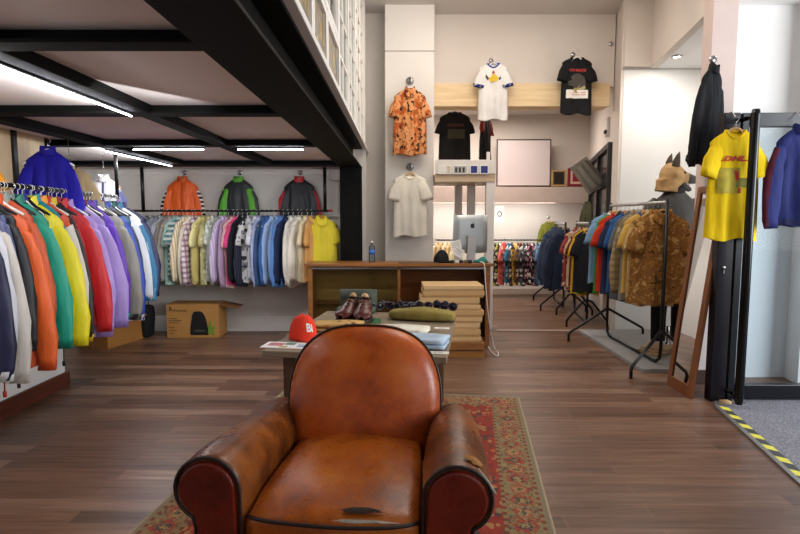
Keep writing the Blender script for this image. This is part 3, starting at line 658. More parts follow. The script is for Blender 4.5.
# ---- left rail: sports jackets, nearest first: label, body, sleeve, collar, trim, stripe
LJ = [
 ('navy and purple windbreaker nearest on the left rail', '#231d52', '#1c1c3c', '#4a3a8c', '#d8d6d6', None),
 ('dark navy track jacket with a purple band near the front of the left rail', '#17193a', '#17193a', '#4b2f86', '#1a1a30', '#cfcfd6'),
 ('cream sleeved jacket with black and white side stripes near the front of the left rail', '#4e5078', '#c9c1b8', '#4e5078', '#b8b2aa', None),
 ('slate blue jacket behind the cream sleeved one on the left rail', '#4c5580', '#50587f', '#454c74', '#3a4066', None),
 ('black jacket between slate blue and orange on the left rail', '#16161c', '#18181e', '#16161c', '#222228', None),
 ('bright orange windbreaker on the left rail between black and green', '#d9591f', '#dc5e22', '#c94f1a', '#c24a18', None),
 ('dark orange jacket with grey collar on the left rail', '#b94a20', '#bf4f22', '#8a8d88', '#8a8d88', None),
 ('dark green jacket with grey collar on the left rail', '#14704e', '#167a56', '#7c8a84', '#0f5a40', None),
 ('teal green jacket on the left rail before the navy and yellow ones', '#148a70', '#1a9a80', '#107560', '#107560', None),
 ('navy jacket tucked just before the yellow one on the left rail', '#26246a', '#2a2878', '#2e2a80', '#222060', None),
 ('bright yellow windbreaker with long creased sleeve on the left rail', '#e4d420', '#ead91e', '#e6d732', '#d8c81c', None),
 ('teal blue jacket behind the yellow one on the left rail', '#0f7f92', '#0f86a0', '#108a98', '#0c6a80', None),
 ('orange red jacket with pale stripes on the left rail', '#cf4a24', '#d4502a', '#ef9a26', '#d8d0c4', '#d8d0c4'),
 ('black and red jacket with white blocks on the left rail', '#1d1d20', '#b8281c', '#b8281c', '#d8d4d0', '#dcd8d2'),
 ('yellow edged black jacket just before the red ones on the left rail', '#26221c', '#26221c', '#d8b820', '#d8b820', None),
 ('dark red jacket on the left rail before the lilac one', '#a01820', '#a81a20', '#9a1820', '#8a141a', None),
 ('bright red jacket touching the lilac one on the left rail', '#c81f24', '#cf2226', '#c41e22', '#b01a20', None),
 ('large lilac shell jacket on the left rail', '#a88cd0', '#ad92d6', '#a386cc', '#9a7ec4', None),
 ('pale lilac jacket with violet collar behind the large lilac one', '#a48ccc', '#a68ed0', '#4a3a90', '#8a72b8', None),
 ('purple jacket behind the lilac ones on the left rail', '#4a2a90', '#5030a0', '#402480', '#402480', None),
 ('white jacket edged in magenta on the left rail', '#dcd4da', '#c93a9a', '#e4e0e0', '#c93a9a', None),
 ('black jacket behind the magenta edge on the left rail', '#191920', '#1c1c24', '#5c1818', '#141418', None),
 ('turquoise jacket on the left rail beyond the lilac ones', '#12a0b4', '#14a8bc', '#4b2c98', '#108a9a', None),
 ('violet and turquoise jacket on the left rail', '#5a2aa0', '#5c2ca8', '#5a2aa0', '#16a08e', None),
 ('white and navy colour block jacket on the left rail', '#e2e0e0', '#2a3f74', '#2a3f74', '#2a3f74', '#e8e6e6'),
 ('grey padded jacket on the left rail', '#7f7b74', '#837f78', '#77736c', '#26262a', None),
 ('black and white jacket with a red lower sleeve on the left rail', '#24242a', '#d6d2cc', '#24242a', '#c23a24', None),
 ('royal blue jacket toward the far end of the left rail', '#1c3c98', '#1f429f', '#1c3c98', '#d8dae0', None),
 ('navy jacket with blue pattern toward the far end of the left rail', '#1f2a66', '#233070', '#1d4a80', '#1f2a66', '#7a94c8'),
 ('dark teal and navy jacket toward the far end of the left rail', '#155064', '#1d2554', '#14604c', '#1d2554', None),
 ('navy jacket with a white shoulder panel toward the far end of the left rail', '#22283e', '#2a3150', '#22283e', '#e0dcd6', '#e0dcd6'),
 ('white and teal blue jacket second from the far end of the left rail', '#dcdfe2', '#e0e3e6', '#1f6a94', '#2a7fa8', '#1f6a94'),
 ('dark navy blue jacket last at the far end of the left rail', '#1d1d46', '#20204c', '#1d1d46', '#1d1d46', None)]
BIG = {2: (1.0, 1.4, 4), 5: (1.0, 1.4, 4), 8: (1.05, 1.3, 2), 10: (1.14, 1.33, 8), 16: (1.06, 1.33, 6), 31: (1.22, 1.24, 6), 32: (1.3, 1.2, 8), 18: (1.3, 1.34, 12), 17: (1.26, 1.38, 12), 25: (1.24, 1.36, 8), 27: (1.16, 1.4, 4)}
dl = (A1-A0); n = len(LJ); ang = math.atan2(-dl.x, dl.y)*1.0
for i, (lab, b, s, c, tr, st) in enumerate(LJ):
    s_ = .125+.865*i/(n-1); p = A0+dl*s_+Vector((0, 0, .014)); rz = ang+R(rnd.uniform(-16, 10)); sx = rnd.uniform(.95, 1.06); sz = rnd.uniform(1.18, 1.36)
    if i in BIG: sx, sz, kz = BIG[i]; rz = ang+R(kz)
    elif i-1 in BIG or i+1 in BIG: sx *= .9; sz *= .92
    dy = rnd.uniform(-.01, .02)
    garment('jacket', i % 5, lab, 'jacket', p, rz, f(b), f(s), f(c), f(tr), f(st) if st else None, group='jackets on the left rail', sx=sx, sz=sz, tilt=R(rnd.uniform(-3, 1)))
    hanger('hanger on the left clothes rail', p, rz, mh_w if i % 4 == 1 else mh_b, mh_w if i % 2 else m_chrome, 'hangers on the left rail')
for i in range(22):                      # the empty hangers between the jackets
    p = A0+dl*(.07+.93*(i+.5)/22)+Vector((0, 0, .014)); hanger('hanger on the left clothes rail', p, ang+R(rnd.uniform(-20, 20)), mh_b, mh_w, 'hangers on the left rail')
# ---- back rail: shirts left to right: label, kind, body fabric
P_ = fab
BS = [
 ('dark grey shirt leftmost on the back rail', 'shirt', P_('#4a4d56')), ('slate grey shirt second on the back rail', 'shirt', P_('#6b7078')), ('mid grey shirt third on the back rail', 'shirt', P_('#70727a')),
 ('grey denim shirt fourth on the back rail', 'shirt', P_('#7d8288', 'wash', '#9aa0a6')), ('dark taupe shirt fifth on the back rail', 'shirt', P_('#6e6760')), ('taupe grey shirt beside the sage one', 'shirt', P_('#8b857d')),
 ('sage green short sleeved shirt on the back rail', 'camp', P_('#8fb0a6')), ('blue and green checked shirt under the sage one', 'camp', P_('#5a7a68', 'plaid', '#2c4a8a', '#d8d8d0')),
 ('cream shirt with tan stripes on the back rail', 'shirt', P_('#d8ccb0', 'stripe', '#b49a78')), ('pale ivory shirt beside the red plaid one', 'shirt', P_('#dcd4c0')), ('red and white plaid shirt on the back rail', 'shirt', P_('#e0d0d0', 'plaid', '#8a2438', '#4a2a5a')),
 ('pale yellow short sleeved shirt on the back rail', 'camp', P_('#d8cc92')), ('khaki yellow shirt on the back rail', 'shirt', P_('#b8a866')), ('olive beige patterned shirt on the back rail', 'camp', P_('#b0a878', 'floral', '#8a8a5a', '#d8d0a0')),
 ('white and grey checked shirt on the back rail', 'camp', P_('#d8d8d2', 'plaid', '#7d8478', '#a8b0a4')), ('grey green shirt beside the checked one', 'shirt', P_('#8e9488')), ('lilac striped shirt on the back rail', 'shirt', P_('#b8a4c8', 'stripe', '#d8c8dc')),
 ('mauve shirt beside the hot pink one', 'shirt', P_('#a88aa8')), ('peach pink shirt on the back rail', 'camp', P_('#e0b4ac')), ('hot pink short sleeved shirt on the back rail', 'camp', P_('#d8487e')),
 ('black shirt beside the hot pink one', 'shirt', P_('#17171e')), ('navy black pinstriped shirt on the back rail', 'shirt', P_('#1c1d2a', 'stripe', '#34364a')), ('black and white patterned shirt on the back rail', 'camp', P_('#d4d2ce', 'floral', '#3a3a40', '#8a8a90')),
 ('white shirt with grey blue pattern on the back rail', 'camp', P_('#cfd2d8', 'floral', '#8a94a8', '#e8e8ea')), ('pale lavender blue shirt on the back rail', 'shirt', P_('#aab0d4')), ('dark denim shirt on the back rail', 'shirt', P_('#2c4468', 'wash', '#3f5a80')),
 ('medium blue denim shirt on the back rail', 'shirt', P_('#2a5490', 'wash', '#3a68a8')), ('light sky blue long sleeved shirt on the back rail', 'shirt', P_('#a0b8dc')), ('blue grey shirt on the back rail', 'shirt', P_('#7a92b8')),
 ('cornflower blue shirt on the back rail', 'shirt', P_('#5a86c4')), ('navy blue shirt before the white ones on the back rail', 'shirt', P_('#222c4c')), ('white shirt first of the whites on the back rail', 'shirt', P_('#e2ddd2')),
 ('off white shirt second of the whites on the back rail', 'shirt', P_('#ded6ca')), ('cream white shirt third of the whites on the back rail', 'shirt', P_('#e4dccc')), ('pale cream short sleeved shirt beside the white ones', 'camp', P_('#e2d4ae')),
 ('orange tan shirt just behind the yellow one', 'camp', P_('#d09a5c'))]
n = len(BS)
for i, (lab, kd, m) in enumerate(BS):
    x = P(150, 200, BRY).x+(P(311, 200, BRY).x-P(150, 200, BRY).x)*i/(n-1); p = Vector((x+rnd.uniform(-.01, .01), BRY, BRZ+.013)); rz = R(64+rnd.uniform(-10, 12))
    garment(kd, i % 4, lab, 'shirt', p, rz, m, group='shirts on the back rail', sx=rnd.uniform(.95, 1.1), sz=rnd.uniform(1.0, 1.1))
    hanger('hanger on the back clothes rail', p, rz, mh_wd if i % 4 == 1 else mh_w, mh_w, 'hangers on the back rail')
p = Vector((P(321, 200, BRY).x, BRY, BRZ+.013)); garment('camp', 2, 'bright yellow short sleeved shirt at the right end of the back rail', 'shirt', p, R(20), P_('#dccb38')); hanger('wooden hanger with the yellow shirt at the end of the back rail', p, R(20), wood('#a8622c', '#c27c3e', 0), m_chrome)
# ---- jackets on the back wall above the rail
def wallhook(p, lab, d=.02, mat=None):
    t = thing('wall_hook', lab, 'hook', p); MB().lathe([(0, 0), (.03, 0), (.03, .01), (0, .012)], (0, 0, 0), 16).build('plate', mat or m_chrome, t).rotation_euler = (PI/2, 0, 0)
    MB().tube([(0, 0, 0), (0, -.045, -.002), (0, -.055, .015)], .006, 8).build('peg', mat or m_chrome, t); return t
JW = [(182, '#f06414', '#f06414', '#e05a10', '#d85610', '#16140f', 'orange track jacket with black and white sleeve bands on the back wall', 'wooden hanger holding the orange track jacket'),
      (238, '#23282a', '#5fb52a', '#5fb52a', '#23282a', '#23282a', 'black and lime green track jacket on the back wall', 'wooden hanger holding the black and green track jacket'),
      (299, '#191a20', '#1c1c22', '#c01f26', '#1c1c22', '#b82028', 'black and red track jacket with white sleeve lines on the back wall', 'wooden hanger holding the black and red track jacket')]
for k, (px, b, s, c, tr, st, lab, hl) in enumerate(JW):
    p = P(px, 171.5, 6.45); garment('jacket', 10+k, lab, 'jacket', p, R((3, -5, 4)[k]), f(b), f(s), f(c), f(tr), (fab('#16140f', 'hoop', '#e4e0d8', s=1.4) if k == 0 else f(st)), sx=1.0); hanger(hl, p, R((3, -5, 4)[k]), mh_wd, m_chrome)
    wallhook(p+Vector((0, .085, -.006)), ['hook behind the orange track jacket', 'hook behind the green and black track jacket', 'hook behind the red and black track jacket'][k])
# small logos on chest
def small_text(parent, g, body, x, z, size, mat, name='printed_words', shear=0, bold=0):
    return text_mb(body, size, lambda a, b: g.at(x+a, z+b, .006), shear=shear, bold=bold).build(name, mat, parent)
# ---- garments on the left wall
pb = Vector((-2.60, 4.0, 1.985)); garment('jacket', 20, 'bright cobalt blue zip jacket hung up high on the left wall', 'jacket', pb, R(22), f('#1d16a0', .7), f('#1f18a8', .7), f('#1b1496', .7), f('#1a1490', .7), sx=.86)
hanger('white hanger holding the cobalt blue jacket', pb, R(22), mh_w, m_chrome)
pt = Vector((-2.67, 4.36, 1.90)); garment('sweater', 3, 'tan brown sweater hung behind the cobalt blue jacket', 'sweater', pt, R(60), P_('#8f7a5a')); hanger('wooden hanger with the tan sweater', pt, R(60), mh_wd, m_chrome)
po = Vector((-2.63, 3.16, 1.95)); garment('tee', 4, 'orange yellow top hung at the far left edge', 't-shirt', po, R(40), P_('#f0a01c')); hanger('hanger with the orange yellow top', po, R(40), mh_w, m_chrome)
for k, (p, z) in enumerate(((pb, 0), (pt, 0), (po, 0))):
    h = thing('ceiling_hook', ['hook above the cobalt blue jacket', 'hook above the tan sweater', 'hook above the orange yellow top'][k], 'hook', p+Vector((0, 0, 0))); MB().tube([(0, 0, -.004), (.008, 0, .004), (.004, 0, .02), (0, 0, ZD-p.z)], .003, 6).build('wire', m_chrome, h)
ps = P(103, 169, 5.5); garment('jacket', 6, 'white, lilac and blue shell jacket hung in the back left corner', 'jacket', ps, R(12), f('#e4e2e6'), f('#8a7fae'), f('#e2e0e4'), f('#3a4478'), f('#3a4478'), sx=.88)
hanger('yellowish wooden hanger with the white and lilac shell jacket', ps, R(12), mh_wd, m_chrome)
ch = thing('ceiling_hook', 'hook above the white and lilac shell jacket', 'hook', ps); MB().tube([(0, 0, -.004), (.008, 0, .004), (.004, 0, .02), (0, 0, ZD-ps.z)], .003, 6).build('wire', m_chrome, ch)
# blue chevron of that jacket is part of its front: dark panel
g6, _ = gmesh('jacket', 6)
# ---- T-shirts on the pillar and the wall
ph = P(410, 166, 6.55); pj = P(410, 80, 6.55)
def metal_peg(p, lab):
    t = thing('coat_peg', lab, 'hook', p); MB().lathe([(0, 0), (.045, 0), (.045, .02), (.03, .03), (0, .03)], (0, 0, 0), 18).build('plate', plain('#8f8f90', .3, .9), t).rotation_euler = (PI/2, 0, 0)
    MB().tube([(0, -.02, 0), (0, -.10, -.015), (0, -.13, .01)], .012, 8).build('peg', plain('#6d6d6e', .3, .9), t)
metal_peg(P(410, 81, 6.68)+Vector((0, -.002, 0)), 'round metal coat peg above the orange printed shirt'); metal_peg(P(410, 167, 6.68)+Vector((0, -.002, 0)), 'round metal coat peg above the cream top')
pj.z += .0; garment('camp', 7, 'orange short sleeved shirt with dark brown print on the white pillar', 'shirt', pj, R(2), P_('#d8935c', 'print', '#b0541f', '#38201a'), sx=1.0, sz=1.12); hanger('white hanger holding the orange printed shirt', pj, R(2), mh_w, m_chrome)
garment('slimtee', 2, 'plain cream knitted top hung low on the white pillar', 't-shirt', ph, R(-3), P_('#e0d8c8'), sx=1.16, sz=1.12); hanger('wooden hanger holding the cream top', ph, R(-3), mh_wd, m_chrome)
pw = P(493.5, 56, 6.82)
rt, g = garment('slimtee', 5, 'white ringer T-shirt with blue collar and cuffs above the wooden lintel', 't-shirt', pw, R(-4), P_('#e4e0dc'), collar=P_('#26388c'), sx=1.02, sz=1.0)
for ch in list(rt.children):
    if ch.name.startswith('sleeve'):
        i = 1 if 'a' == ('a' if ch.data.name.startswith('sleeve_a') else 'b') else -1
        inst('cuff', g.cuff(i, .03).mesh('cuff'), P_('#26388c'), ch)
hanger('wire hanger holding the white ringer T-shirt', pw, R(-4), m_chrome, m_chrome)
def blob(g, pts, off): return MB().add([g.at(x, z, off) for x, z in pts], [tuple(range(len(pts)))])
pr = MB()
for pts, mi in ((((-.05, -.27), (-.02, -.25), (0, -.22), (.02, -.24), (.05, -.26), (.04, -.29), (-.03, -.30)), 0), (((-.105, -.225), (-.085, -.215), (-.04, -.27), (-.055, -.285)), 1), (((.05, -.27), (.095, -.215), (.11, -.225), (.06, -.285)), 1), (((-.015, -.22), (0, -.20), (.015, -.22), (0, -.235)), 2)):
    q = blob(g, [(x*1.25, -.25+(z+.25)*1.5) for x, z in pts], .005+.0005*mi); pr.add(q.v, q.f, mi)
pr.build('chest_print', [plain('#d8b428', .7), plain('#3a3a40', .7), plain('#a04828', .7)], rt)
pk = P(577.5, 50, 6.82)
rk, g = garment('slimtee', 1, 'black band T-shirt with red lettering above the wooden lintel', 't-shirt', pk, R(5), P_('#141416'), sx=1.1, sz=1.03); hanger('pale hanger holding the black band T-shirt', pk, R(5), mh_w, m_chrome)
text_mb('IRON MAIDEN', .062, lambda a, b: g.at(a*.58, -.245+b*.8, .006), bold=.0010).build('band_name', plain('#c8423a', .7), rk)
pm = MB()
for k, (cx, cz, r, mi) in enumerate(((0, -.37, .085, 0), (-.0, -.36, .055, 1), (.05, -.44, .035, 2), (-.08, -.40, .03, 0), (0, -.45, .05, 1))):
    pts = [(cx+r*math.cos(2*PI*i/12)*(1+.25*math.sin(3*i)), cz+r*1.1*math.sin(2*PI*i/12)) for i in range(12)]; q = blob(g, pts, .005+.0008*k); pm.add(q.v, q.f, mi)
pm.build('chest_print', [plain('#4a4440', .7), plain('#9a8a4e', .7), plain('#b0a070', .7)], rk)
tag(g.patch(-.13, .12, -.575, -.475, .010).build('paper_sign', plain('#e8e2da', .8), rk), 'white paper sign pinned low on the black T-shirt')
sgm = MB()
for j in range(2):
    q = g.patch(-.10+.03*j, .09, -.512-.026*j, -.502-.026*j, .012, 4); sgm.add(q.v, q.f)
sgm.build('paper_writing', plain('#c8907c', .8), rk)
for p, lab in ((pw, 'small hook above the white ringer T-shirt'), (pk, 'small hook above the black band T-shirt')): wallhook(Vector((p.x, 7.0, p.z-.004)), lab)
wallhook(P(611, 44, 7.0), 'empty small hook right of the black band T-shirt')
# ---- black coat on the entrance pillar
pc = P(716, 56, 4.34); garment('jacket', 8, 'black hooded coat hanging on the pillar above the glass door', 'coat', pc, R(20), fab('#121318', rough=.8), fab('#121318', rough=.8), sx=.62, sz=1.12, tilt=R(8)); wallhook(Vector((pc.x+.02, 4.42, pc.z-.005)), 'hook above the black coat on the pillar')
gc, _ = gmesh('jacket', 8)
# ================================================================ RIGHT RACKS
m_rk = plain('#101012', .35, .4); m_rbar = plain('#b4b2b2', .35, .6)
def rack(lab, a, b, z, name='clothes_rack', spread=.45, twist=0):
    a = Vector(a); b = Vector(b); d = (b-a); L = d.length; d.normalize(); s = Vector((d.y, -d.x, 0))
    t = thing(name, lab, 'rack', a)
    MB().tube([(0, 0, z), d*L+Vector((0, 0, z))], .016, 12).build('top_bar', m_rbar, t)
    for k, o in enumerate((Vector(), d*L)):
        e = d*(.05 if k == 0 else -.05)
        MB().tube([o+Vector((0, 0, z+.03)), o+Vector((0, 0, .20)), o+e*.3+Vector((0, 0, .10)), o+e*1.5+Vector((0, 0, .055)), o+e*3+Vector((0, 0, .05))], .016, 10).build('upright', m_rk, t)
        for sg in (-1, 1):
            s = Matrix.Rotation(twist if k == 0 else twist*.4, 3, 'Z') @ Vector((d.y, -d.x, 0))
            MB().tube([o+Vector((0, 0, .36)), o+s*sg*.06+Vector((0, 0, .33)), o+s*sg*(spread-.02)+Vector((0, 0, .11)), o+s*sg*spread+Vector((0, 0, .08)), o+s*sg*spread+Vector((0, 0, .0))], .015, 10).build('leg', m_rk, t)
    MB().tube([d*.12+Vector((0, 0, .05)), d*(L-.12)+Vector((0, 0, .05))], .014, 10).build('base_bar', m_rk, t)
    return a, b, z, d
R1 = rack('nearest black clothes rack on the right, full of short sleeved shirts', (2.42, 4.86, .0), (2.40, 6.10, 0.0), 1.54, spread=.50, twist=R(36))
R2 = rack('middle black clothes rack on the right, beyond the nearest one', (2.40, 6.76, 0), (2.52, 7.62, 0), 1.33, spread=.25)
R3 = rack('far black clothes rack of dark denim in the back room', (2.46, 7.95, 0), (2.60, 8.95, 0), 1.31, spread=.33)
def fill(rk, items, grp, yaw=0, sxk=1.0, szk=1.0):
    a, b, z, d = rk; L = (b-a).length; base = math.atan2(-d.x, d.y)
    for i, (fr, kd, lab, cat, body, kw) in enumerate(items):
        p = a+d*(L*fr)+Vector((0, 0, z+.017)); kw = dict(kw); rz = base+R(kw.pop('rz', rnd.uniform(-8, 12)))+yaw
        kw['sx'] = kw.get('sx', 1.0)*sxk; garment(kd, i % 4, lab, cat, p, rz, body, group=grp, sz=szk*rnd.uniform(.95, 1.04), **kw); hanger('wooden hanger on '+grp.split(' on ')[-1], p, rz, mh_wd, m_chrome, 'hangers on '+grp.split(' on ')[-1])
camo = P_('#c49a60', 'camo', '#8a5e2c', '#aa7a3c', '#5e3c1a', s=1.5)
fill(R1, [
 (.05, 'camp', 'brown and tan camouflage shirt facing out at the front of the nearest rack', 'shirt', camo, dict(rz=-6, sx=1.12)),
 (.13, 'camp', 'mustard and brown patterned shirt just behind the camouflage one', 'shirt', P_('#a87830', 'camo', '#80541f', '#c08f40', '#55381a', s=2.0), dict(rz=10, sx=1.2)),
 (.21, 'camp', 'tan patterned shirt third from the front of the nearest rack', 'shirt', P_('#b89a6a', 'floral', '#8a6a40', '#d0b88a'), dict(rz=-4)),
 (.30, 'tee', 'yellow beige T-shirt with blue cuffs on the nearest rack', 't-shirt', P_('#d0a850'), dict(collar=P_('#4a6a9a'))),
 (.38, 'camp', 'grey beige shirt on the nearest rack behind the yellow one', 'shirt', P_('#8a857c'), {}),
 (.46, 'shirt', 'tan checked shirt in the middle of the nearest rack', 'shirt', P_('#a8946c', 'plaid', '#7a6a4a'), {}),
 (.54, 'camp', 'slate grey shirt in the middle of the nearest rack', 'shirt', P_('#62666e'), {}),
 (.62, 'tee', 'mid blue T-shirt toward the back of the nearest rack', 't-shirt', P_('#2c5a94'), dict(rz=4)),
 (.70, 'camp', 'dark navy shirt toward the back of the nearest rack', 'shirt', P_('#232c48'), {}),
 (.79, 'tee', 'red T-shirt toward the back of the nearest rack', 't-shirt', P_('#c43222'), dict(sx=1.1)),
 (.88, 'tee', 'green T-shirt with white trim toward the back of the nearest rack', 't-shirt', P_('#3f8a2c'), dict(collar=P_('#e6e6e0'), sx=1.14)),
 (.97, 'tee', 'pale blue T-shirt last on the nearest rack', 't-shirt', P_('#7a9cc0'), dict(sx=1.1))], 'shirts on the nearest right rack', sxk=1.12, szk=1.2)
fill(R2, [
 (.03, 'tee', 'black shirt with yellow collar at the front of the middle rack', 't-shirt', P_('#17181f'), dict(collar=P_('#e0a820'), rz=4, sx=1.12)),
 (.13, 'tee', 'bright green football shirt second on the middle rack', 't-shirt', P_('#2f8420'), dict(rz=10, sx=1.0)),
 (.24, 'tee', 'yellow T-shirt behind the black one on the middle rack', 't-shirt', P_('#d8a424'), dict(sx=1.08)),
 (.34, 'camp', 'maroon shirt on the middle rack', 'shirt', P_('#5c1c22'), dict(sx=1.1)),
 (.45, 'camp', 'beige shirt on the middle rack', 'shirt', P_('#b8a488'), dict(sx=1.12)),
 (.56, 'camp', 'cream and brown patterned shirt on the middle rack', 'shirt', P_('#b09a80', 'floral', '#6a4a38', '#8a3028'), dict(sx=1.12)),
 (.68, 'camp', 'dark red patterned shirt on the middle rack', 'shirt', P_('#7a2a26', 'floral', '#c8a890', '#3a1c1c'), dict(sx=1.15)),
 (.80, 'camp', 'red and white patterned shirt on the middle rack', 'shirt', P_('#943a34', 'floral', '#d8c8b8', '#4a2020'), dict(sx=1.15)),
 (.92, 'camp', 'dark red floral shirt at the far end of the middle rack', 'shirt', P_('#6a2428', 'floral', '#b88a78', '#d8d0c0'), dict(sx=1.15))], 'shirts on the middle right rack', sxk=.84, szk=1.15)
den = [P_('#1c2436', 'wash', '#283650'), P_('#182030', 'wash', '#222e44'), P_('#222e48', 'wash', '#30425f'), P_('#141a28')]
fill(R3, [(k/7*.94+.03, 'shirt', 'dark denim shirt on the far rack, '+nm_, 'shirt', den[k % 4], dict(sx=1.15)) for k, nm_ in enumerate(('the front one', 'second from the front', 'third from the front', 'fourth from the front', 'fourth from the back', 'third from the back', 'second from the back', 'the last one'))], 'denim shirts on the far right rack', sxk=1.0, szk=1.2)
# ---- rail along the back room wall
BY = 9.35; z = P(520, 240, BY).z; xa_, xb_ = P(436, 240, BY).x, P(560, 240, BY).x
t = thing('clothes_rail', 'thin clothes rail along the back room wall', 'rail', (xb_, BY, z)); MB().tube([(xa_-xb_, 0, 0), (0, 0, 0)], .012, 10).build('bar', m_rail, t)
for xx in (xa_-xb_+.02, -.9, -.03): MB().tube([(xx, 0, 0), (xx, .43, .0)], .008, 8).build('bracket', m_rail, t)
fl = lambda *c, s=1.0: P_(c[0], 'floral', *c[1:], s=s)
BR = [('black and white floral shirt leftmost in view on the back room rail', fl('#1c1c20', '#d8d4c8', '#6a7a4a')), ('black shirt with white flowers second on the back room rail', fl('#202024', '#e0dcd4', '#8a9a5a')), ('olive and black patterned shirt third on the back room rail', fl('#2a2c22', '#a8a04a', '#d8d4c0')), ('salmon pink shirt on the back room rail', P_('#c8605a', 'floral', '#d88a80', '#b04a48')),
      ('red and pink shirt on the back room rail', fl('#b83c40', '#e0b0a8', '#7a2028')), ('teal blue floral shirt on the back room rail', fl('#1f6a80', '#d0d8d0', '#143a4a')), ('navy and cream patterned shirt on the back room rail', fl('#26304a', '#d8d0bc', '#8a6a4a')), ('yellow ochre floral shirt on the back room rail', fl('#c8a040', '#6a5020', '#e0d0a0')),
      ('brown and yellow patterned shirt on the back room rail', fl('#5a4424', '#d0a850', '#a04a28')), ('black shirt with cream print in the middle of the back room rail', fl('#1a1a1e', '#d8ccb4', '#7a2a2a')), ('grey and white leaf shirt on the back room rail', fl('#4a4a50', '#d4d2cc', '#26262a')), ('dark shirt with white blossoms right of the leaf shirt', fl('#222026', '#e4dcd8', '#a05a6a')),
      ('pink and black floral shirt on the back room rail', fl('#2a2026', '#d890a0', '#e4dcd8')), ('red and black floral shirt on the back room rail', fl('#241c20', '#b04048', '#d8c8c0')), ('blue grey patterned shirt on the back room rail', fl('#4a5a70', '#a8b0b8', '#26303c')), ('pale denim shirt on the back room rail', P_('#5a7290', 'wash', '#7a90a8')), ('mid denim shirt at the right end of the back room rail', P_('#3a5070', 'wash', '#506a8a'))]
for i, (lab, m) in enumerate(BR):
    x = P(494, 240, BY).x+(P(545, 240, BY).x-P(494, 240, BY).x)*i/(len(BR)-1); p = Vector((x, BY, z+.013)); rz = R(40+rnd.uniform(-10, 20)); garment('camp', i % 4, lab, 'shirt', p, rz, m, group='shirts on the back room rail', sx=.9); hanger('hanger on the back room rail', p, rz, mh_w, mh_w, 'hangers on the back room rail')
BB = ['pale tan shirt leftmost of five seen left of the computer', 'pale tan shirt second of five seen left of the computer', 'pale tan shirt middle of five seen left of the computer', 'pale tan shirt fourth of five seen left of the computer', 'pale tan shirt nearest the computer']
for i, lab in enumerate(BB):
    p = Vector((P(437+4.5*i, 240, BY).x, BY, z+.013)); rz = R(50); garment('shirt', i % 4, lab, 'shirt', p, rz, P_(('#c8b088', '#b89c70', '#d0bc98', '#c0a478', '#d4c4a0')[i]), group='tan shirts on the back room rail', sx=.85); hanger('hanger on the back room rail', p, rz, mh_wd, mh_w, 'hangers on the back room rail')
pg = P(550, 217, 9.68); garment('sweater', 1, 'olive green sweater hung on the back room wall', 'sweater', pg, 0, P_('#74762a'), sx=.95); hanger('hanger holding the olive green sweater', pg, 0, mh_wd, m_chrome); wallhook(Vector((pg.x, 9.8, pg.z-.005)), 'hook above the olive green sweater')
pa = P(499.5, 214, 9.7965); t = thing('paper_notice', 'white paper notice with a dark round mark on the back room wall', 'paper', pa); MB().box((0, 0, 0), (.17, .006, .30)).build('sheet', plain('#efede8', .8), t); MB().tube([(.0+.035*math.cos(k*PI/8), -.005, .0+.045*math.sin(k*PI/8)) for k in range(16)], .008, 6, True).build('printed_mark', plain('#4a3038', .8), t)
# olive coat beside the window
po_ = P(589, 196, 8.25); garment('sweater', 2, 'dark olive coat hanging on the window wall of the back room', 'coat', Vector((po_.x-.02, po_.y, po_.z)), R(-80), P_('#3c3c26'), sx=.8); wallhook(Vector((slant(8.25), 8.25, po_.z)), 'hook holding the dark olive coat')
# ---- things on the high ledge
def picture(lab, pa, pb, Y, frc, fw, inner, tilt=.03, name='framed_picture', cat='picture'):
    a = P(*pa, Y); b = P(*pb, Y); w = b.x-a.x; h = a.z-b.z; t = thing(name, lab, cat, ((a.x+b.x)/2, Y, b.z)); t.rotation_euler = (-tilt, 0, 0)
    MB().span((-w/2, -.012, 0), (-w/2+fw, .012, h)).span((w/2-fw, -.012, 0), (w/2, .012, h)).span((-w/2+fw, -.012, 0), (w/2-fw, .012, fw)).span((-w/2+fw, -.012, h-fw), (w/2-fw, .012, h)).build('frame', frc, t, bevel=.003)
    return t, w, h, fw
LY = 9.55
t, w, h, fw = picture('large thin framed blank panel on the back room ledge', (497, 139), (550.5, 186.5), LY, plain('#4a3c36', .5), .02, None, name='framed_picture'); MB().span((-w/2+fw, -.004, fw), (w/2-fw, .008, h-fw)).build('blank_sheet', plain('#cdbfbd', .8, var=.02), t)
t, w, h, fw = picture('small gilt framed dark picture on the back room ledge', (551.5, 170), (566, 186.5), LY, plain('#a88a5a', .5), .03, None); MB().span((-w/2+fw, -.004, fw), (w/2-fw, .008, h-fw)).build('image', plain('#3a2a24', .5), t); MB().span((-w/2+fw*2, -.008, fw*2), (w/2-fw*2, -.004, h-fw*2)).build('image_centre', plain('#1c1614', .5), t)
t, w, h, fw = picture('small red framed picture on the back room ledge', (568, 168), (587, 186.5), LY, plain('#7a1c28', .5), .045, None); MB().span((-w/2+fw, -.004, fw), (w/2-fw, .008, h-fw)).build('image', plain('#d8b8a8', .5), t); MB().span((-w/2+fw*1.9, -.009, fw*1.9), (w/2-fw*1.9, -.004, h-fw*1.9)).build('image_centre', plain('#8a2430', .5), t)
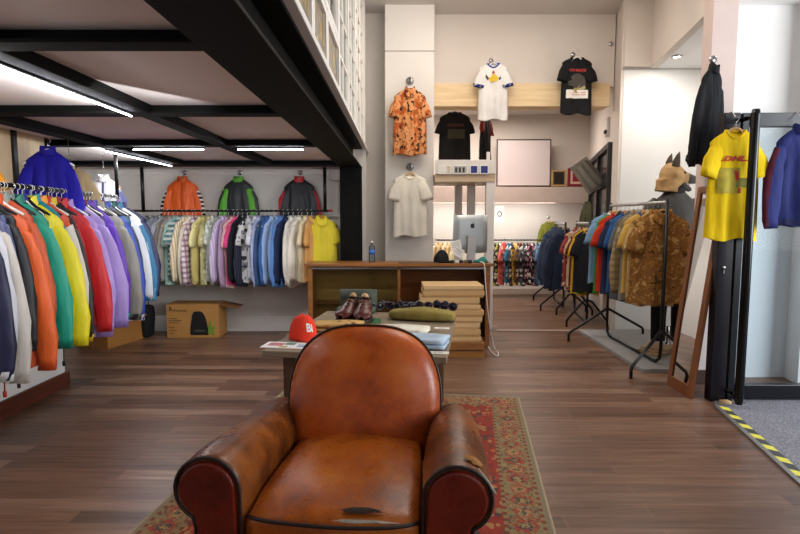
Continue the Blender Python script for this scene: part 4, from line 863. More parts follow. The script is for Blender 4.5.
# white tray stand left of the opening
sx0, sx1 = P(434, 170, 6.75).x, P(493, 170, 6.75).x; zt0, zt1, ztop = P(470, 182, 6.6).z, P(470, 174, 6.6).z, P(470, 160, 6.6).z
S = thing('white_shelf_stand', 'tall white shelf stand with square posts behind the counter', 'shelf', ((sx0+sx1)/2, 6.9, 0)); hw = (sx1-sx0)/2
MB().span((-hw, -.32, zt0), (hw, .55, zt1)).build('shelf_board', wood('#b0987a', '#cdb699', 0, 1, .5), S, bevel=.004)
MB().span((-hw, -.33, zt1), (hw, -.30, ztop)).build('front_board', m_wpaint, S, bevel=.004)
for x_, y_ in ((hw-.055, -.26), (hw-.21, .3), (hw-.36, .5)): MB().span((x_-.05, y_-.05, 0), (x_+.05, y_+.05, zt0)).build('post', m_wpaint, S, bevel=.004)
MB().span((hw-.10, -.28, zt1), (hw-.06, -.24, ztop+.10)).build('finial', m_wpaint, S)
cards = [(438, 446, '#e6e0d4', 'cream small picture card leftmost on the white shelf stand'), (446.5, 451, '#c8bca4', 'beige small picture card second on the white shelf stand'), (453, 467.5, '#b8b4ac', 'grey photo card on the white shelf stand'), (470, 478, '#27357a', 'left of two blue square cards on the white shelf stand'), (480, 488.5, '#27357a', 'right of two blue square cards on the white shelf stand')]
for a, b, c, lab in cards:
    p = P((a+b)/2, 169.5, 6.56); w = (b-a)/541*6.56; t = thing('picture_card', lab, 'card', p); MB().box((0, 0, 0), (w, .006, .11)).build('card', plain('#eeeae4', .6), t); q = MB().box((0, -.004, 0), (w-.02, .004, .085)); q.build('image', plain(c, .6), t)
    if 'photo' in lab:
        for k in range(3): MB().box((-.05+.045*k, -.007, -.005), (.028, .003, .06)).build('figure', plain('#3c3a38', .6), t)
# dark T-shirts hanging behind it
zr = P(460, 106, 7.75).z; t = thing('clothes_rail', 'short rail above the white shelf stand holding black T-shirts', 'rail', (.9, 7.75, zr-.013)); MB().tube([(-.48, 0, 0), (.48, 0, 0)], .012, 10).build('bar', m_rail, t)
for xx in (-.46, .46): MB().tube([(xx, 0, 0), (xx, 0, 3.24-zr+.013)], .006, 6).build('drop_wire', m_rail, t)
pd = P(455, 106, 7.75); rd_, g = garment('tee', 2, 'faded black T-shirt with olive print behind the white shelf stand', 't-shirt', pd, 0, P_('#1c1b1c'), sx=1.15); hanger('hanger holding the faded black T-shirt', pd, 0, mh_b, m_chrome)
g.patch(-.09, .12, -.46, -.33, .006).build('chest_print', plain('#3c3a26', .8), rd_); g.patch(-.11, .13, -.29, -.25, .006).build('lettering', plain('#4a2420', .8), rd_)
pd = P(486, 106, 7.75); garment('tee', 3, 'black and dark red T-shirt seen edge on beside the faded black one', 't-shirt', pd, R(60), P_('#1a1718'), sleeve=P_('#8a2a1c')); hanger('hanger holding the black and dark red T-shirt', pd, R(60), mh_b, m_chrome)
# ================================================================ MANNEQUIN WITH DOG MASK
mp = Vector((2.87, 5.62, .03)); MN = thing('mannequin', 'mannequin wearing a shepherd dog mask, dark jacket and black trousers', 'mannequin', mp, 0)
MB().lathe([(0, 0), (.16, 0), (.16, .012), (.03, .02), (.02, .05), (.02, .2), (0, .2)], (0, 0, 0), 24).build('base', m_chrome, MN)
tr = MB()
for sg in (-1, 1): tr.tube([(sg*.10, 0, .06), (sg*.10, .01, .30), (sg*.10, 0, .52), (sg*.09, 0, .74), (sg*.07, 0, .88)], [.065, .07, .08, .095, .10], 14)
tr.ball((0, 0, .90), (.17, .12, .12)); tr.build('trousers', P_('#141416'), MN)
m_jk = fab('#3a3836', rough=.6)
jk = MB()
def tor(u, v):
    a = 2*PI*u; zs = [.78, .86, .98, 1.10, 1.22, 1.32, 1.40, 1.455, 1.50]; xs = [.215, .215, .20, .205, .22, .225, .205, .13, .085]; yy = [.145, .145, .14, .145, .15, .145, .12, .09, .07]; i = round(v*8)
    return Vector((xs[i]*math.cos(a)*(1+.02*math.sin(5*a+i)), yy[i]*math.sin(a), zs[i]+.012*math.sin(3*a)*(i < 1)))
jk.grid(tor, 28, 8, True)
jb = jk.build('jacket', m_jk, MN); s_ = jb.modifiers.new('Sub', 'SUBSURF'); s_.levels = 1; s_.render_levels = 1
for sg in (-1, 1): MB().tube([(sg*.16, 0, 1.40), (sg*.205, 0, 1.345), (sg*.23, 0, 1.24), (sg*.245, -.01, 1.08), (sg*.25, -.03, .94), (sg*.24, -.06, .80)], [.06, .085, .082, .075, .068, .058], 14).build('jacket_sleeve', m_jk, MN)
MB().grid(lambda u, v: Vector(((.10-.01*v)*math.cos(2*PI*u), (.085-.01*v)*math.sin(2*PI*u), 1.455+.075*v)), 24, 3, True).build('jacket_collar', fab('#1a1a1c', rough=.7), MN)
m_fur = NT('tan_fur'); v_ = m_fur.co(); n_ = m_fur.noise(v_, 9, 5); z_ = m_fur.sep(v_)[0]; m_fur.color(m_fur.ramp(n_, [(.3, '#8f6f48'), (.6, '#c09a68'), (.8, '#d0ae80')])); m_fur.rough(.9); m_fur.bump(m_fur.noise(v_, 120, 2), .5, .005)
m_snt = plain('#3f3c3c', .7, var=.15, nscale=20)
hd = MB(); zc = 1.66
def skull(p): return Vector((p.x*(1-.12*max(0, p.z/.13))*(1 if p.x > 0 else .85), p.y*(1-.25*max(0, p.x/.17)), p.z+(.035*max(0, -p.x/.15))*(-1 if p.z < 0 else .4)))
hd.ball((-.01, 0, zc), (.165, .125, .15), 28, 18, 0, skull)
hd.tube([(-.055, 0, zc-.04), (-.06, 0, zc-.12), (-.065, 0, zc-.175)], [.13, .125, .135], 22)
hd.tube([(.06, 0, zc+.01), (.14, 0, zc-.012), (.21, 0, zc-.035), (.265, 0, zc-.045)], [.105, .07, .052, .036], 18, flat=.85)
hm_ = hd.build('dog_mask', m_fur.m, MN); s_ = hm_.modifiers.new('Remesh', 'REMESH'); s_.mode = 'VOXEL'; s_.voxel_size = .011; s_.use_smooth_shade = True; s2 = hm_.modifiers.new('Smooth', 'SMOOTH'); s2.iterations = 4
MB().tube([(.175, 0, zc-.022), (.23, 0, zc-.036), (.285, 0, zc-.045), (.30, 0, zc-.047)], [.060, .054, .042, .02], 16, flat=.85).build('muzzle', m_snt, hm_)
MB().ball((.30, 0, zc-.028), (.02, .024, .018), 14, 10).build('nose', plain('#161414', .35), hm_)
MB().tube([(.09, 0, zc-.085), (.16, 0, zc-.12), (.215, 0, zc-.15), (.235, 0, zc-.152)], [.05, .038, .028, .012], 14, flat=.9).build('lower_jaw', m_snt, hm_)
MB().rbox((.165, 0, zc-.098), (.09, .045, .014), .007, 3).build('tongue', plain('#8a4a48', .5), hm_)
for sg in (-1, 1):
    MB().tube([(-.005, sg*.075, zc+.10), (.0, sg*.085, zc+.16), (.012, sg*.09, zc+.215), (.028, sg*.09, zc+.262)], [.05, .044, .026, .004], 14, flat=.55).build('ear', plain('#4f4234', .85, var=.3), hm_)
    MB().ball((.115, sg*.062, zc+.035), .017, 14, 10).build('eye', plain('#120c0a', .15), hm_)
MN.scale = (1.08, 1.08, 1.10); hm_.scale = (.80, .82, .84); hm_.location = (-.03, 0, zc*.16-.02)
# boards lying on the plinth
for k in range(3): tag(MB().box((0, 0, 0), (.34-.03*k, .26, .018)).build('wooden_board', wood('#9a7c5c', '#b89a78', 0), loc=(2.62+.02*k, 5.35+.03*k, .039+.019*k), rz=R(35+8*k), bevel=.002), ('pale board at the bottom of the pile under the nearest rack', 'pale board in the middle of the pile under the nearest rack', 'pale board on top of the pile under the nearest rack')[k], 'board', 'boards under the nearest rack')
# ================================================================ LEANING MIRROR
M0, M1 = Vector((2.255, 4.03, 0)), Vector((2.275, 4.40, 0)); MW = (M1-M0).length; MH = 1.66; le = math.atan2(.185, MH)
MR = thing('leaning_mirror', 'tall wooden framed mirror leaning beside the glass door', 'mirror', (M0+M1)/2, 0); MR.rotation_euler = (0, le, R(-93)+PI/2 if False else 0)
m_mf = wood('#6a3a1c', '#8a5428', 2, 1, .4); h2 = MW/2; f2 = .055
MB().span((-.014, -h2, 0), (.014, -h2+f2, MH)).span((-.014, h2-f2, 0), (.014, h2, MH)).span((-.014, -h2+f2, 0), (.014, h2-f2, .09)).span((-.014, -h2+f2, MH-f2), (.014, h2-f2, MH)).build('frame', m_mf, MR, bevel=.004)
MB().span((-.004, -h2+f2, .09), (.010, h2-f2, MH-f2)).build('mirror_glass', plain('#d8d8d8', .03, 1, var=0), MR)
# ================================================================ GLASS DOOR
DY = 4.0; D = thing('glass_door', 'black framed glass door at the entrance with a tall pull bar', 'door', (2.37, DY, 0)); zd = 2.165
m_df = plain('#11141a', .28, .3)
def dx(px, y=400): return P(px, y, DY).x-2.37
MB().span((0, -.03, 0), (.115, .05, zd)).build('jamb', plain('#17141c', .3, .3), D, bevel=.004)
MB().span((.137, -.02, 0), (.190, .04, zd)).build('hinge_stile', m_df, D, bevel=.004)
MB().span((.190, -.03, zd-.10), (2.2, .03, zd)).build('top_rail', m_df, D, bevel=.004)
MB().span((.190, -.03, .02), (2.2, .03, .13)).build('bottom_rail', m_df, D, bevel=.004)
MB().span((.190, -.004, .13), (2.2, .004, zd-.10)).build('pane', glass('#f0f5f8', .1), D)
MB().tube([(.130, -.17, .03), (.130, -.17, .06), (.130, -.17, zd-.04), (.130, -.17, zd-.005)], [.024, .031, .031, .024], 16).tube([(.130, -.17, zd-.05), (.130, -.03, zd-.05)], .018, 10).tube([(.130, -.17, .09), (.130, -.03, .09)], .018, 10).build('pull_bar', plain('#090b0d', .2, .3), D)
MB().lathe([(0, 0), (.014, 0), (.014, .006), (0, .006)], (0, 0, 0), 14).add([(-.007, -.045, 0), (.007, -.045, 0), (.007, 0, 0), (-.007, 0, 0), (-.007, -.045, .006), (.007, -.045, .006), (.007, 0, .006), (-.007, 0, .006)], [(0, 1, 2, 3), (4, 5, 6, 7), (0, 1, 5, 4), (1, 2, 6, 5), (2, 3, 7, 6), (3, 0, 4, 7)]).build('keyhole_plate', m_chrome, D).matrix_local = Matrix.Translation((.05, -.03, 1.03)) @ Matrix.Rotation(PI/2, 4, 'X')
t = thing('door_stop', 'small silver door stop block at the foot of the glass door', 'door stop', PZ(733, 404)); MB().rbox((.03, 0, .02), (.10, .05, .04), .006, 3).build('metal_block', m_chrome, t); MB().rbox((-.06, .0, .015), (.07, .05, .03), .005, 3).build('wooden_block', wood('#b89a6a', '#cdb284', 0), t)
# yellow tee and blue track jacket on the door
py = P(735, 108.5, 3.90); py.z = zd+.004
ry_, g = garment('tee', 6, 'bright yellow courier T-shirt with red letters hanging on the glass door', 't-shirt', P(736.5, 116.5, 3.92), R(-2), P_('#f0cc10'), sx=.95, sz=1.1); pyh = P(736.5, 116.5, 3.92)
hanger('pale wooden hanger holding the yellow T-shirt on the door', pyh, R(-2), mh_wd, m_chrome)
text_mb('DHL', .055, lambda a, b: g.at(a*1.5-.02, -.275+b*.8, .006), shear=.4, bold=.003).build('courier_letters', plain('#c4231c', .6), ry_)
lm = MB()
for x0_, x1_ in ((-.16, -.10), (.065, .12)):
    q = g.patch(x0_, x1_, -.291, -.285, .0065, 4); lm.add(q.v, q.f)
lm.build('letter_lines', plain('#c4231c', .6), ry_)
g.patch(-.135, .03, -.50, -.335, .005).build('chest_print', plain('#b8a83a', .8, var=.25, nscale=14), ry_)
g.patch(.005, .12, -.46, -.40, .0062).build('print_panel', plain('#8a8438', .8, var=.3, nscale=14), ry_)
rdm = MB(); q = blob(g, [(-.02, -.35), (.01, -.355), (.025, -.41), (-.0, -.415)], .0085); rdm.add(q.v, q.f); q = blob(g, [(.02, -.465), (.045, -.465), (.045, -.50), (.025, -.50)], .0085); rdm.add(q.v, q.f); rdm.build('red_mark', plain('#c4311c', .7), ry_)
hkd = thing('door_hook', 'chrome hook over the door rail above the yellow T-shirt', 'hook', (pyh.x, 3.92, pyh.z)); MB().tube([(0, 0, -.004), (.0, .02, .01), (0, .05, zd-pyh.z+.004), (0, .12, zd-pyh.z+.004)], .003, 6).build('wire', m_chrome, hkd)
pbj = P(803, 116, 3.90); garment('jacket', 15, 'shiny navy track jacket with red shoulder trim at the right edge on the glass door', 'jacket', pbj, R(4), f('#1a2360', .8), f('#1c2666', .8), f('#1a2360', .8), f('#141b48', .8), f('#5a1c30', .8), sx=1.05); hanger('hanger holding the navy track jacket on the door', pbj, R(4), mh_b, m_chrome)
hk2 = thing('door_hook', 'hook over the door rail above the navy track jacket', 'hook', pbj); MB().tube([(0, 0, -.004), (0, .03, .01), (0, .07, zd-pbj.z+.004), (0, .14, zd-pbj.z+.004)], .003, 6).build('wire', m_chrome, hk2)
# ================================================================ THINGS ON THE COUNTER
def on(px, y, Y=None): return Vector((P(px, 260, y).x, y, CT+.0005))
t = thing('water_bottle', 'clear plastic water bottle with blue label on the counter', 'bottle', on(372, 5.86))
MB().lathe([(0, 0), (.030, 0), (.034, .006), (.034, .05), (.031, .06), (.034, .07), (.034, .15), (.03, .17), (.014, .20), (.0125, .215), (0, .215)], (0, 0, 0), 24).build('bottle_body', glass('#dfe8ee', .25), t); MB().lathe([(.0348, .085), (.0352, .085), (.0352, .14), (.0348, .14)], (0, 0, 0), 24).build('label_band', plain('#3a6ab4', .5), t); MB().lathe([(0, .213), (.0155, .213), (.0155, .232), (0, .232)], (0, 0, 0), 18).build('cap', plain('#e8ecf0', .4), t)
ip = on(470, 5.84); I = thing('desktop_computer', 'silver desktop computer seen from behind on the counter', 'computer', ip, R(8))
m_al = plain('#b9bdbd', .38, .75, var=.03)
iw, ih = .385, .42
def imb(p): return p
sb_ = MB().rbox((0, 0, .10+ih/2), (iw, .04, ih), .018, 5); o = sb_.build('screen_back', m_al, I)
MB().rbox((0, .019, .10+ih/2+.03), (iw-.02, .006, ih-.09), .003, 3).build('screen', plain('#101114', .1), I)
ap = MB(); pts = []
for i in range(40):
    a = 2*PI*i/40; r = .026*(1-.10*math.exp(-((a-PI/2)/.25)**2)-.08*math.exp(-((a-3*PI/2)/.25)**2)); x, z_ = r*math.cos(a)*.95, r*math.sin(a)*1.05
    dxx, dz = x-.030, z_-.004; dd = math.hypot(dxx, dz)
    if dd < .013: x, z_ = .030+dxx/dd*.013, .004+dz/dd*.013
    pts.append((x, z_))
ap.prism(pts, lambda a, b, q: Vector((a, q, b)), -.0215, -.0195); ap.prism([(.002, .030), (.006, .040), (.016, .046), (.013, .036)], lambda a, b, q: Vector((a, q, b)), -.0215, -.0195)
tag(ap.build('fruit_emblem', plain('#17181a', .3), o), 'dark bitten fruit emblem'); o.children[0].location = (.02, 0, .40)
MB().prism([(-.012, .0), (-.018, .006), (-.055, .30), (-.045, .30), (-.005, .010), (.11, .006), (.11, 0)], lambda a, b, q: Vector((q, a-.03, b)), -.045, .045).build('stand', plain('#d4d6d6', .35, .5), I)
cab = P(483, 263, 5.70)
t = thing('white_cable', 'white power cable hanging down the right end of the counter to the floor', 'cable', (0, 0, 0))
cp = [on(478, 5.80)+Vector((0, 0, .012)), on(482, 5.70)+Vector((0, 0, .012)), P(484.5, 266, 5.655), P(486, 290, 5.64), P(489, 320, 5.62), PZ(494, 346, .02), PZ(498, 352, .006), PZ(497, 356, .006), PZ(490, 350, .006), PZ(486, 340, .006)]
cur = []
for i in range(len(cp)-1):
    p0, p1, p2, p3 = cp[max(0, i-1)], cp[i], cp[i+1], cp[min(len(cp)-1, i+2)]
    for k in range(6):
        u = k/6; cur.append(.5*((2*p1)+(p2-p0)*u+(2*p0-5*p1+4*p2-p3)*u*u+(3*p1-p0-3*p2+p3)*u**3))
MB().tube(cur, .0055, 8).build('cord', plain('#e6e4e0', .5), t)
t = thing('black_cap', 'crumpled black cap at the right of the counter beside the computer', 'cap', on(441, 5.82))
def lump(p): return Vector((p.x*(1+.15*math.sin(9*p.z+3*p.x)), p.y, max(0, p.z)*(1+.2*math.sin(22*p.x+1))))
MB().ball((0, 0, 0), (.085, .075, .12), 22, 14, 0, lump).build('crown', P_('#151417'), t); MB().rbox((.055, -.06, .012), (.13, .09, .02), .009, 4).build('brim', P_('#151417'), t)
for k, (px, py_, an, lab) in enumerate(((456, 245, -14, 'upper white paper slip stuck on the back of the computer'), (458.5, 252, 32, 'lower white paper slip stuck on the back of the computer'))):
    t = thing('paper_slip', lab, 'paper', P(px, py_, 5.765-.006*k)); t.rotation_euler = (0, R(an), R(8)); MB().box((0, 0, 0), (.115, .003, .095)).build('sheet', plain('#eceae6', .8), t); q = MB()
    for j in range(3): q.box((-.005, -.002, .022-.02*j), (.08, .001, .004))
    q.build('written_lines', plain('#8a8a90', .8), t)
t = thing('teal_cloth', 'crumpled teal cloth at the right end of the counter', 'cloth', on(481, 5.78)); MB().ball((0, 0, 0), (.075, .055, .055), 24, 14, 0, lambda p: Vector((p.x*(1+.2*math.sin(40*p.y)), p.y*(1+.25*math.sin(35*p.x)), max(0, p.z)*(1+.3*math.sin(50*p.x+20*p.y))))).build('cloth_folds', P_('#2f7a72'), t)
rd = random.Random(3)
for k, (px, c) in enumerate(((452, '#1c1c1f'), (457, '#d8d6d2'), (461, '#26242a'), (466, '#6a5a3a'), (470, '#1a1a1c'))):
    t = thing('small_trinket', ['black ring box on the counter just right of the black cap', 'white folded tag among the trinkets below the computer', 'dark ring box in the middle of the trinkets below the computer', 'brown ring box below the computer', 'black ring box nearest the computer stand'][k], 'box', on(px, 5.72)); MB().rbox((0, 0, .014), (.045, .04, .028), .006, 3).build('box_body', plain(c, .5), t); MB().rbox((0, 0, .031), (.047, .042, .008), .004, 3).build('lid', plain(c, .4), t)
t = thing('thin_magazine', 'thin dark magazine lying flat on the middle of the counter', 'magazine', on(418, 5.75), R(3)); MB().rbox((0, 0, .004), (.42, .09, .008), .003, 3).build('pages', plain('#5a4a40', .6, var=.3, nscale=30), t)
# ================================================================ STACK OF CARTONS
SY = 5.27; sx = P(452, 300, SY).x; ww = P(483, 300, SY).x-P(421, 300, SY).x
t = thing('wooden_crate', 'low wooden drawer box under the stack of flat cartons', 'crate', (sx+.02, SY+.18, 0)); MB().span((-ww/2, -.20, 0), (ww/2, .20, .155)).build('crate_body', wood('#7a4a1c', '#a06c30', 0, 1, .5), t, bevel=.004); MB().span((-ww/2+.02, -.208, .075), (ww/2-.02, -.20, .082)).build('drawer_gap', plain('#2a170a', .8), t); z = .155
hts = [.062, .085, .075, .066, .08, .06, .085, .078, .062]; nm_ = ['flat brown carton at the bottom of the stack by the counter', 'flat brown carton second from the bottom of the stack', 'flat brown carton third from the bottom of the stack', 'flat brown carton fourth from the bottom of the stack', 'flat brown carton in the very middle of the stack', 'flat brown carton fourth from the top of the stack', 'flat brown carton third from the top of the stack', 'flat brown carton second from the top of the stack', 'flat brown carton on top of the stack by the counter']
tot = P(450, 283, SY).z-z; kk = tot/sum(hts)
for k, hh in enumerate(hts):
    hh *= kk; w = ww*rd.uniform(.93, 1.0); t = thing('flat_carton', nm_[k], 'box', (sx+rd.uniform(-.02, .02), SY+.19+rd.uniform(-.01, .01), z), R(rd.uniform(-1.5, 1.5)), 'flat cartons in the stack')
    mc = plain(('#d0aa76', '#c79f6a', '#d6b280')[k % 3], .75, var=.07, nscale=4); MB().span((-w/2+.006, -.182, 0), (w/2-.006, .186, hh*.93)).build('carton_body', mc, t, bevel=.003); MB().span((-w/2-.003, -.194, hh*.30), (w/2+.003, .194, hh*.95)).build('carton_lid', mc, t, bevel=.003); z += hh*.955
# ================================================================ THINGS ON THE TABLE
def tb(x, y, up=.0006): return PZ(x, y, TZ)+Vector((0, 0, up))
c = tb(303, 338); t = thing('red_cap', 'bright red cap with white letters on the display table', 'cap', c, R(35))
def dome(u, v):
    a = 2*PI*u; b = v*PI/2; fr = max(0, -math.sin(a)); rr = math.cos(b)**.8
    return Vector((.085*rr*math.cos(a), (.095+.01*fr)*rr*math.sin(a)-.03*v*fr*0, .145*math.sin(b)*(1+.12*fr*math.sin(2*b))+.004*math.sin(6*a)*(1-v)))
mr = P_('#e03a22'); MB().grid(dome, 32, 12, True).build('crown', mr, t)
br_ = MB().grid(lambda u, v: Vector(((.080+.0*v)*math.cos(PI+PI*u)*(1-.12*v), -.09*math.sin(PI*u)-.075*v*math.sin(PI*u)-.0, .012+.012*math.sin(PI*u)-.014*v*math.sin(PI*u)-.01*v+.002)), 20, 6).build('brim', mr, t); so = br_.modifiers.new('Solid', 'SOLIDIFY'); so.thickness = .005; so.offset = 0
def capf(a, b):
    th = -PI/2+a/.088; zz = b; s = min(.97, zz/.155); bb = math.asin(s); p = dome((th % (2*PI))/(2*PI), bb/(PI/2)); q = Vector((p.x, p.y, 0)).normalized()*.004; return p+q
lt_ = text_mb('Bi', .062, lambda a, b: capf(a, b+.075), bold=.002); l2 = text_mb('BIKE' if False else 'Bi Bi', .016, lambda a, b: capf(a, b+.035), bold=.0006)
lt_.build('cap_letters', plain('#f0ece8', .7), t)
MB().ball((0, 0, .148), .008, 10, 6).build('top_button', mr, t)
c = tb(289, 345.5); t = thing('flyer', 'white flyer with coloured print at the left front corner of the table', 'paper', c, R(-8)); MB().box((0, 0, .001), (.30, .14, .002)).build('sheet', plain('#e6e2e2', .6), t)
for k, (x_, y_, w_, h_, cc) in enumerate(((-.08, .01, .09, .07, '#b86a6a'), (.0, .03, .06, .05, '#4a7a6a'), (.09, -.01, .07, .06, '#8aa0c0'), (-.02, -.04, .05, .03, '#c0a84a'))): MB().box((x_, y_, .0024), (w_, h_, .0008)).build('printed_picture', plain(cc, .6, var=.4, nscale=40), t)
def folded(name, lab, cat, c, rz, d, m, layers=2, seed=1, tagc=None):
    t = thing(name, lab, cat, c, rz); rr = random.Random(seed); z = 0
    for k in range(layers):
        h = d[2]/layers; ph = rr.uniform(0, 6)
        MB().rbox((rr.uniform(-.006, .006), rr.uniform(-.006, .006), z+h/2+.0005), (d[0]*(1-.02*k), d[1]*(1-.03*k), h), h*.48, 7, lambda p, ph=ph, h=h: Vector((p.x*(1+.03*math.sin(18*p.y+ph)), p.y*(1+.05*math.sin(12*p.x+ph)), p.z+((.012*math.sin(14*p.x+ph)*math.cos(17*p.y)-.02*h*(abs(p.x)/d[0]*2)**3) if p.z > 0 else 0)))).build('folded_layer', m, t); z += h*.96
    return t, z
folded('folded_tan_knit', 'folded tan knitted garment with dark specks beside the red cap', 'garment', tb(337, 330), R(-6), (.34, .17, .055), P_('#c09a5c', 'floral', '#c09a5c', '#c09a5c', '#5a3c20', s=1.6), 2, 2)
folded('folded_khaki_garment', 'folded olive khaki garment in front of the sunglasses', 'garment', tb(422, 320), R(-14), (.48, .17, .085), P_('#85763a'), 1, 3)
folded('folded_white_shirt', 'folded white shirt between the khaki and pale blue garments', 'shirt', tb(401, 331), R(-10), (.38, .19, .03), P_('#dcd8c8'), 1, 4)
folded('folded_blue_shirt', 'folded pale blue shirt at the front right of the table', 'shirt', tb(424, 346), R(-16), (.27, .20, .06), P_('#b4c8dc'), 2, 5)
for (x_, y_, w_, lab) in ((442, 328.5, .10, 'small white price card beside the folded white shirt'), (438, 353, .12, 'white price card at the front right corner of the table')):
    t = thing('price_card', lab, 'card', tb(x_, y_), R(-8)); MB().box((0, 0, .0015), (w_, .05, .003)).build('card', plain('#ebe6dc', .7), t); MB().box((0, 0, .0032), (w_*.5, .012, .0006)).build('written_line', plain('#9a948a', .7), t)
# shoe box lid and shoes
c = tb(357, 313); t = thing('dark_green_box', 'open dark green box standing behind the brown shoes', 'box', c+Vector((0, .10, 0)), R(-6)); MB().rbox((0, .03, .085), (.30, .05, .17), .006, 3).build('box_back', plain('#3c4436', .6), t); MB().rbox((0, -.06, .02), (.30, .13, .04), .006, 3).build('box_base', plain('#2c4a34', .6), t)
t = thing('green_cloth', 'green cloth under the brown leather shoes', 'cloth', tb(361, 324), R(-6)); MB().rbox((0, 0, .012), (.26, .22, .024), .01, 5, lambda p: Vector((p.x, p.y, p.z*(1+.3*math.sin(20*p.x))))).build('cloth_fold', P_('#2c5a34'), t)
m_sh = leather('#2c0f0a', '#471a12', '#5c271c', 'brown_shoe')
def shoe(c, rz, lab):
    t = thing('leather_shoe', lab, 'shoe', c, rz, 'brown leather shoes on the table')
    ysn = [.13, .11, .06, 0, -.05, -.09, -.12, -.135]; ws = [.012, .032, .036, .036, .043, .045, .036, .012]; hs = [.085, .10, .105, .095, .068, .055, .045, .022]
    def sf(u, v):
        i = round(v*7); a = 2*PI*u; x = ws[i]*math.copysign(abs(math.cos(a))**.8, math.cos(a)); zz = hs[i]*(.5+.5*math.sin(a))
        return Vector((x*(1-.25*max(0, math.sin(a))), ysn[i], .018+zz))
    o = MB().grid(sf, 24, 7, True).build('upper', m_sh, t); s_ = o.modifiers.new('Sub', 'SUBSURF'); s_.levels = 1; s_.render_levels = 2
    MB().prism([(math.copysign(abs(math.cos(2*PI*i/28))**.8, math.cos(2*PI*i/28))*(.041+.008*(math.sin(2*PI*i/28) < -.2)), .142*math.sin(2*PI*i/28)) for i in range(28)], lambda a, b, q: Vector((a, b, q)), 0, .02).build('sole', plain('#22120c', .5), t, bevel=.003)
    MB().tube([(.0+.026*math.cos(2*PI*i/20), .075+.04*math.sin(2*PI*i/20), .118-.006*math.sin(2*PI*i/20)) for i in range(20)], .006, 6, True).build('collar_rim', plain('#2c120c', .5), t)
    la = MB()
    for k in range(4): la.tube([(-.02, .0-.022*k, .105-.012*k), (0, -.006-.022*k, .112-.012*k), (.02, .0-.022*k, .105-.012*k)], .0035, 6)
    la.build('laces', plain('#7a5a44', .8), t); MB().ball((0, .06, .125), (.018, .02, .022), 14, 10).build('shoe_tree', wood('#b08a5a', '#c8a472', 2), t); return t
sc1 = tb(349.5, 323, .026); sc2 = tb(364, 324, .026); a_ = shoe(sc1, R(-22), 'left brown leather shoe of the pair on the table'); b_ = shoe(sc2, R(-4), 'right brown leather shoe of the pair on the table')
for s_ in (a_, b_): s_.scale = (1.5, 1.0, 1.25)
# sunglasses in a row at the back of the table
cols = ['#3a3530', '#4a443c', '#2c2430', '#2a2238', '#322a36', '#3a2a30', '#262038', '#2c2440', '#241c34']
sl = ['first sunglasses from the left in the row along the back of the table', 'second sunglasses from the left in the row on the table', 'third sunglasses from the left in the row on the table', 'fourth sunglasses from the left in the row on the table', 'middle sunglasses of the row on the table', 'fourth sunglasses from the right in the row on the table', 'third sunglasses from the right in the row on the table', 'second sunglasses from the right in the row on the table', 'rightmost sunglasses in the row on the table']
pxs = [(376, 311), (385, 309), (394, 311), (404, 310), (414, 310), (424, 310), (433, 310), (441, 309), (448, 311)]
for k, (x_, y_) in enumerate(pxs):
    t = thing('sunglasses', sl[k], 'sunglasses', tb(x_, y_), R(rd.uniform(-60, 40)), 'sunglasses in a row on the table'); mf_ = plain(cols[k], .3); fr = MB()
    for sg in (-1, 1):
        fr.tube([(sg*.034+.028*math.cos(2*PI*i/18), 0, .028+.024*math.sin(2*PI*i/18)) for i in range(18)], .005, 6, True)
    fr.tube([(-.008, 0, .036), (0, -.002, .040), (.008, 0, .036)], .004, 6); fr.build('frame', mf_, t)
    for sg in (-1, 1):
        MB().lathe([(0, -.001), (.026, -.001), (.026, .001), (0, .001)], (0, 0, 0), 18).build('lens', plain(('#1a1626', '#2c2436')[k % 2], .08), t).matrix_local = Matrix.Translation((sg*.034, 0, .028)) @ Matrix.Rotation(PI/2, 4, 'X')
        MB().tube([(sg*.063, 0, .036), (sg*.066, .06, .036), (sg*.062, .11, .03), (sg*.058, .135, .004)], .004, 6).build('temple', mf_, t)
    t.scale = (1.1, 1.1, 1.25)
# ================================================================ CARTONS UNDER THE RAILS
a = PZ(167, 338); b = PZ(219, 338); w = b.x-a.x; hB = P(190, 304.5, a.y).z
t = thing('printed_carton', 'cardboard vacuum cleaner box with black cleaner picture under the back rail', 'box', ((a.x+b.x)/2, a.y+.01, 0), R(1)); mcb = plain('#b07f42', .75, var=.06, nscale=4)
MB().span((-w/2, 0, 0), (w/2, .30, hB)).build('carton_body', mcb, t, bevel=.004)
fl_ = MB().box((w/2+.10, .15, hB-.03), (.22, .28, .006), ry=R(12)).build('open_flap', plain('#8a5a30', .75), t)
s = w/52.0
def cf(a, b, off=-.003): return Vector((-w/2+(a)*s, off, hB-(b)*s))
pic = MB(); pts = []
for i in range(13):
    u = i/12; pts.append((24.2+.4*math.sin(u*PI)+(6.0)*(u**2)*.55-(0 if u else 0), 31-24*u))
left = [(23.6, 31), (23.2, 28), (23.6, 24), (24.6, 17), (25.6, 11), (27, 8), (29.5, 7)]; right = [(34, 7), (36.5, 8.5), (38.3, 12), (40, 18), (41.2, 25), (41.4, 31)]
pic.prism(left+right, lambda a, b, q: cf(a, b, q), -.004, -.001); pic.build('cleaner_picture', plain('#181716', .5), t)
MB().prism([(27.5, 26), (38, 26), (37.5, 27.5), (28, 27.5)], lambda a, b, q: cf(a, b, q), -.006, -.004).build('picture_detail', plain('#4a5048', .5), t)
MB().prism([(41, 30), (41.2, 22), (43.5, 15), (44.5, 20), (44, 23), (49, 22), (46.5, 26), (47.5, 31), (44, 30)], lambda a, b, q: cf(a, b, q), -.0045, -.001).build('leaf_picture', plain('#6a8a2a', .6), t)
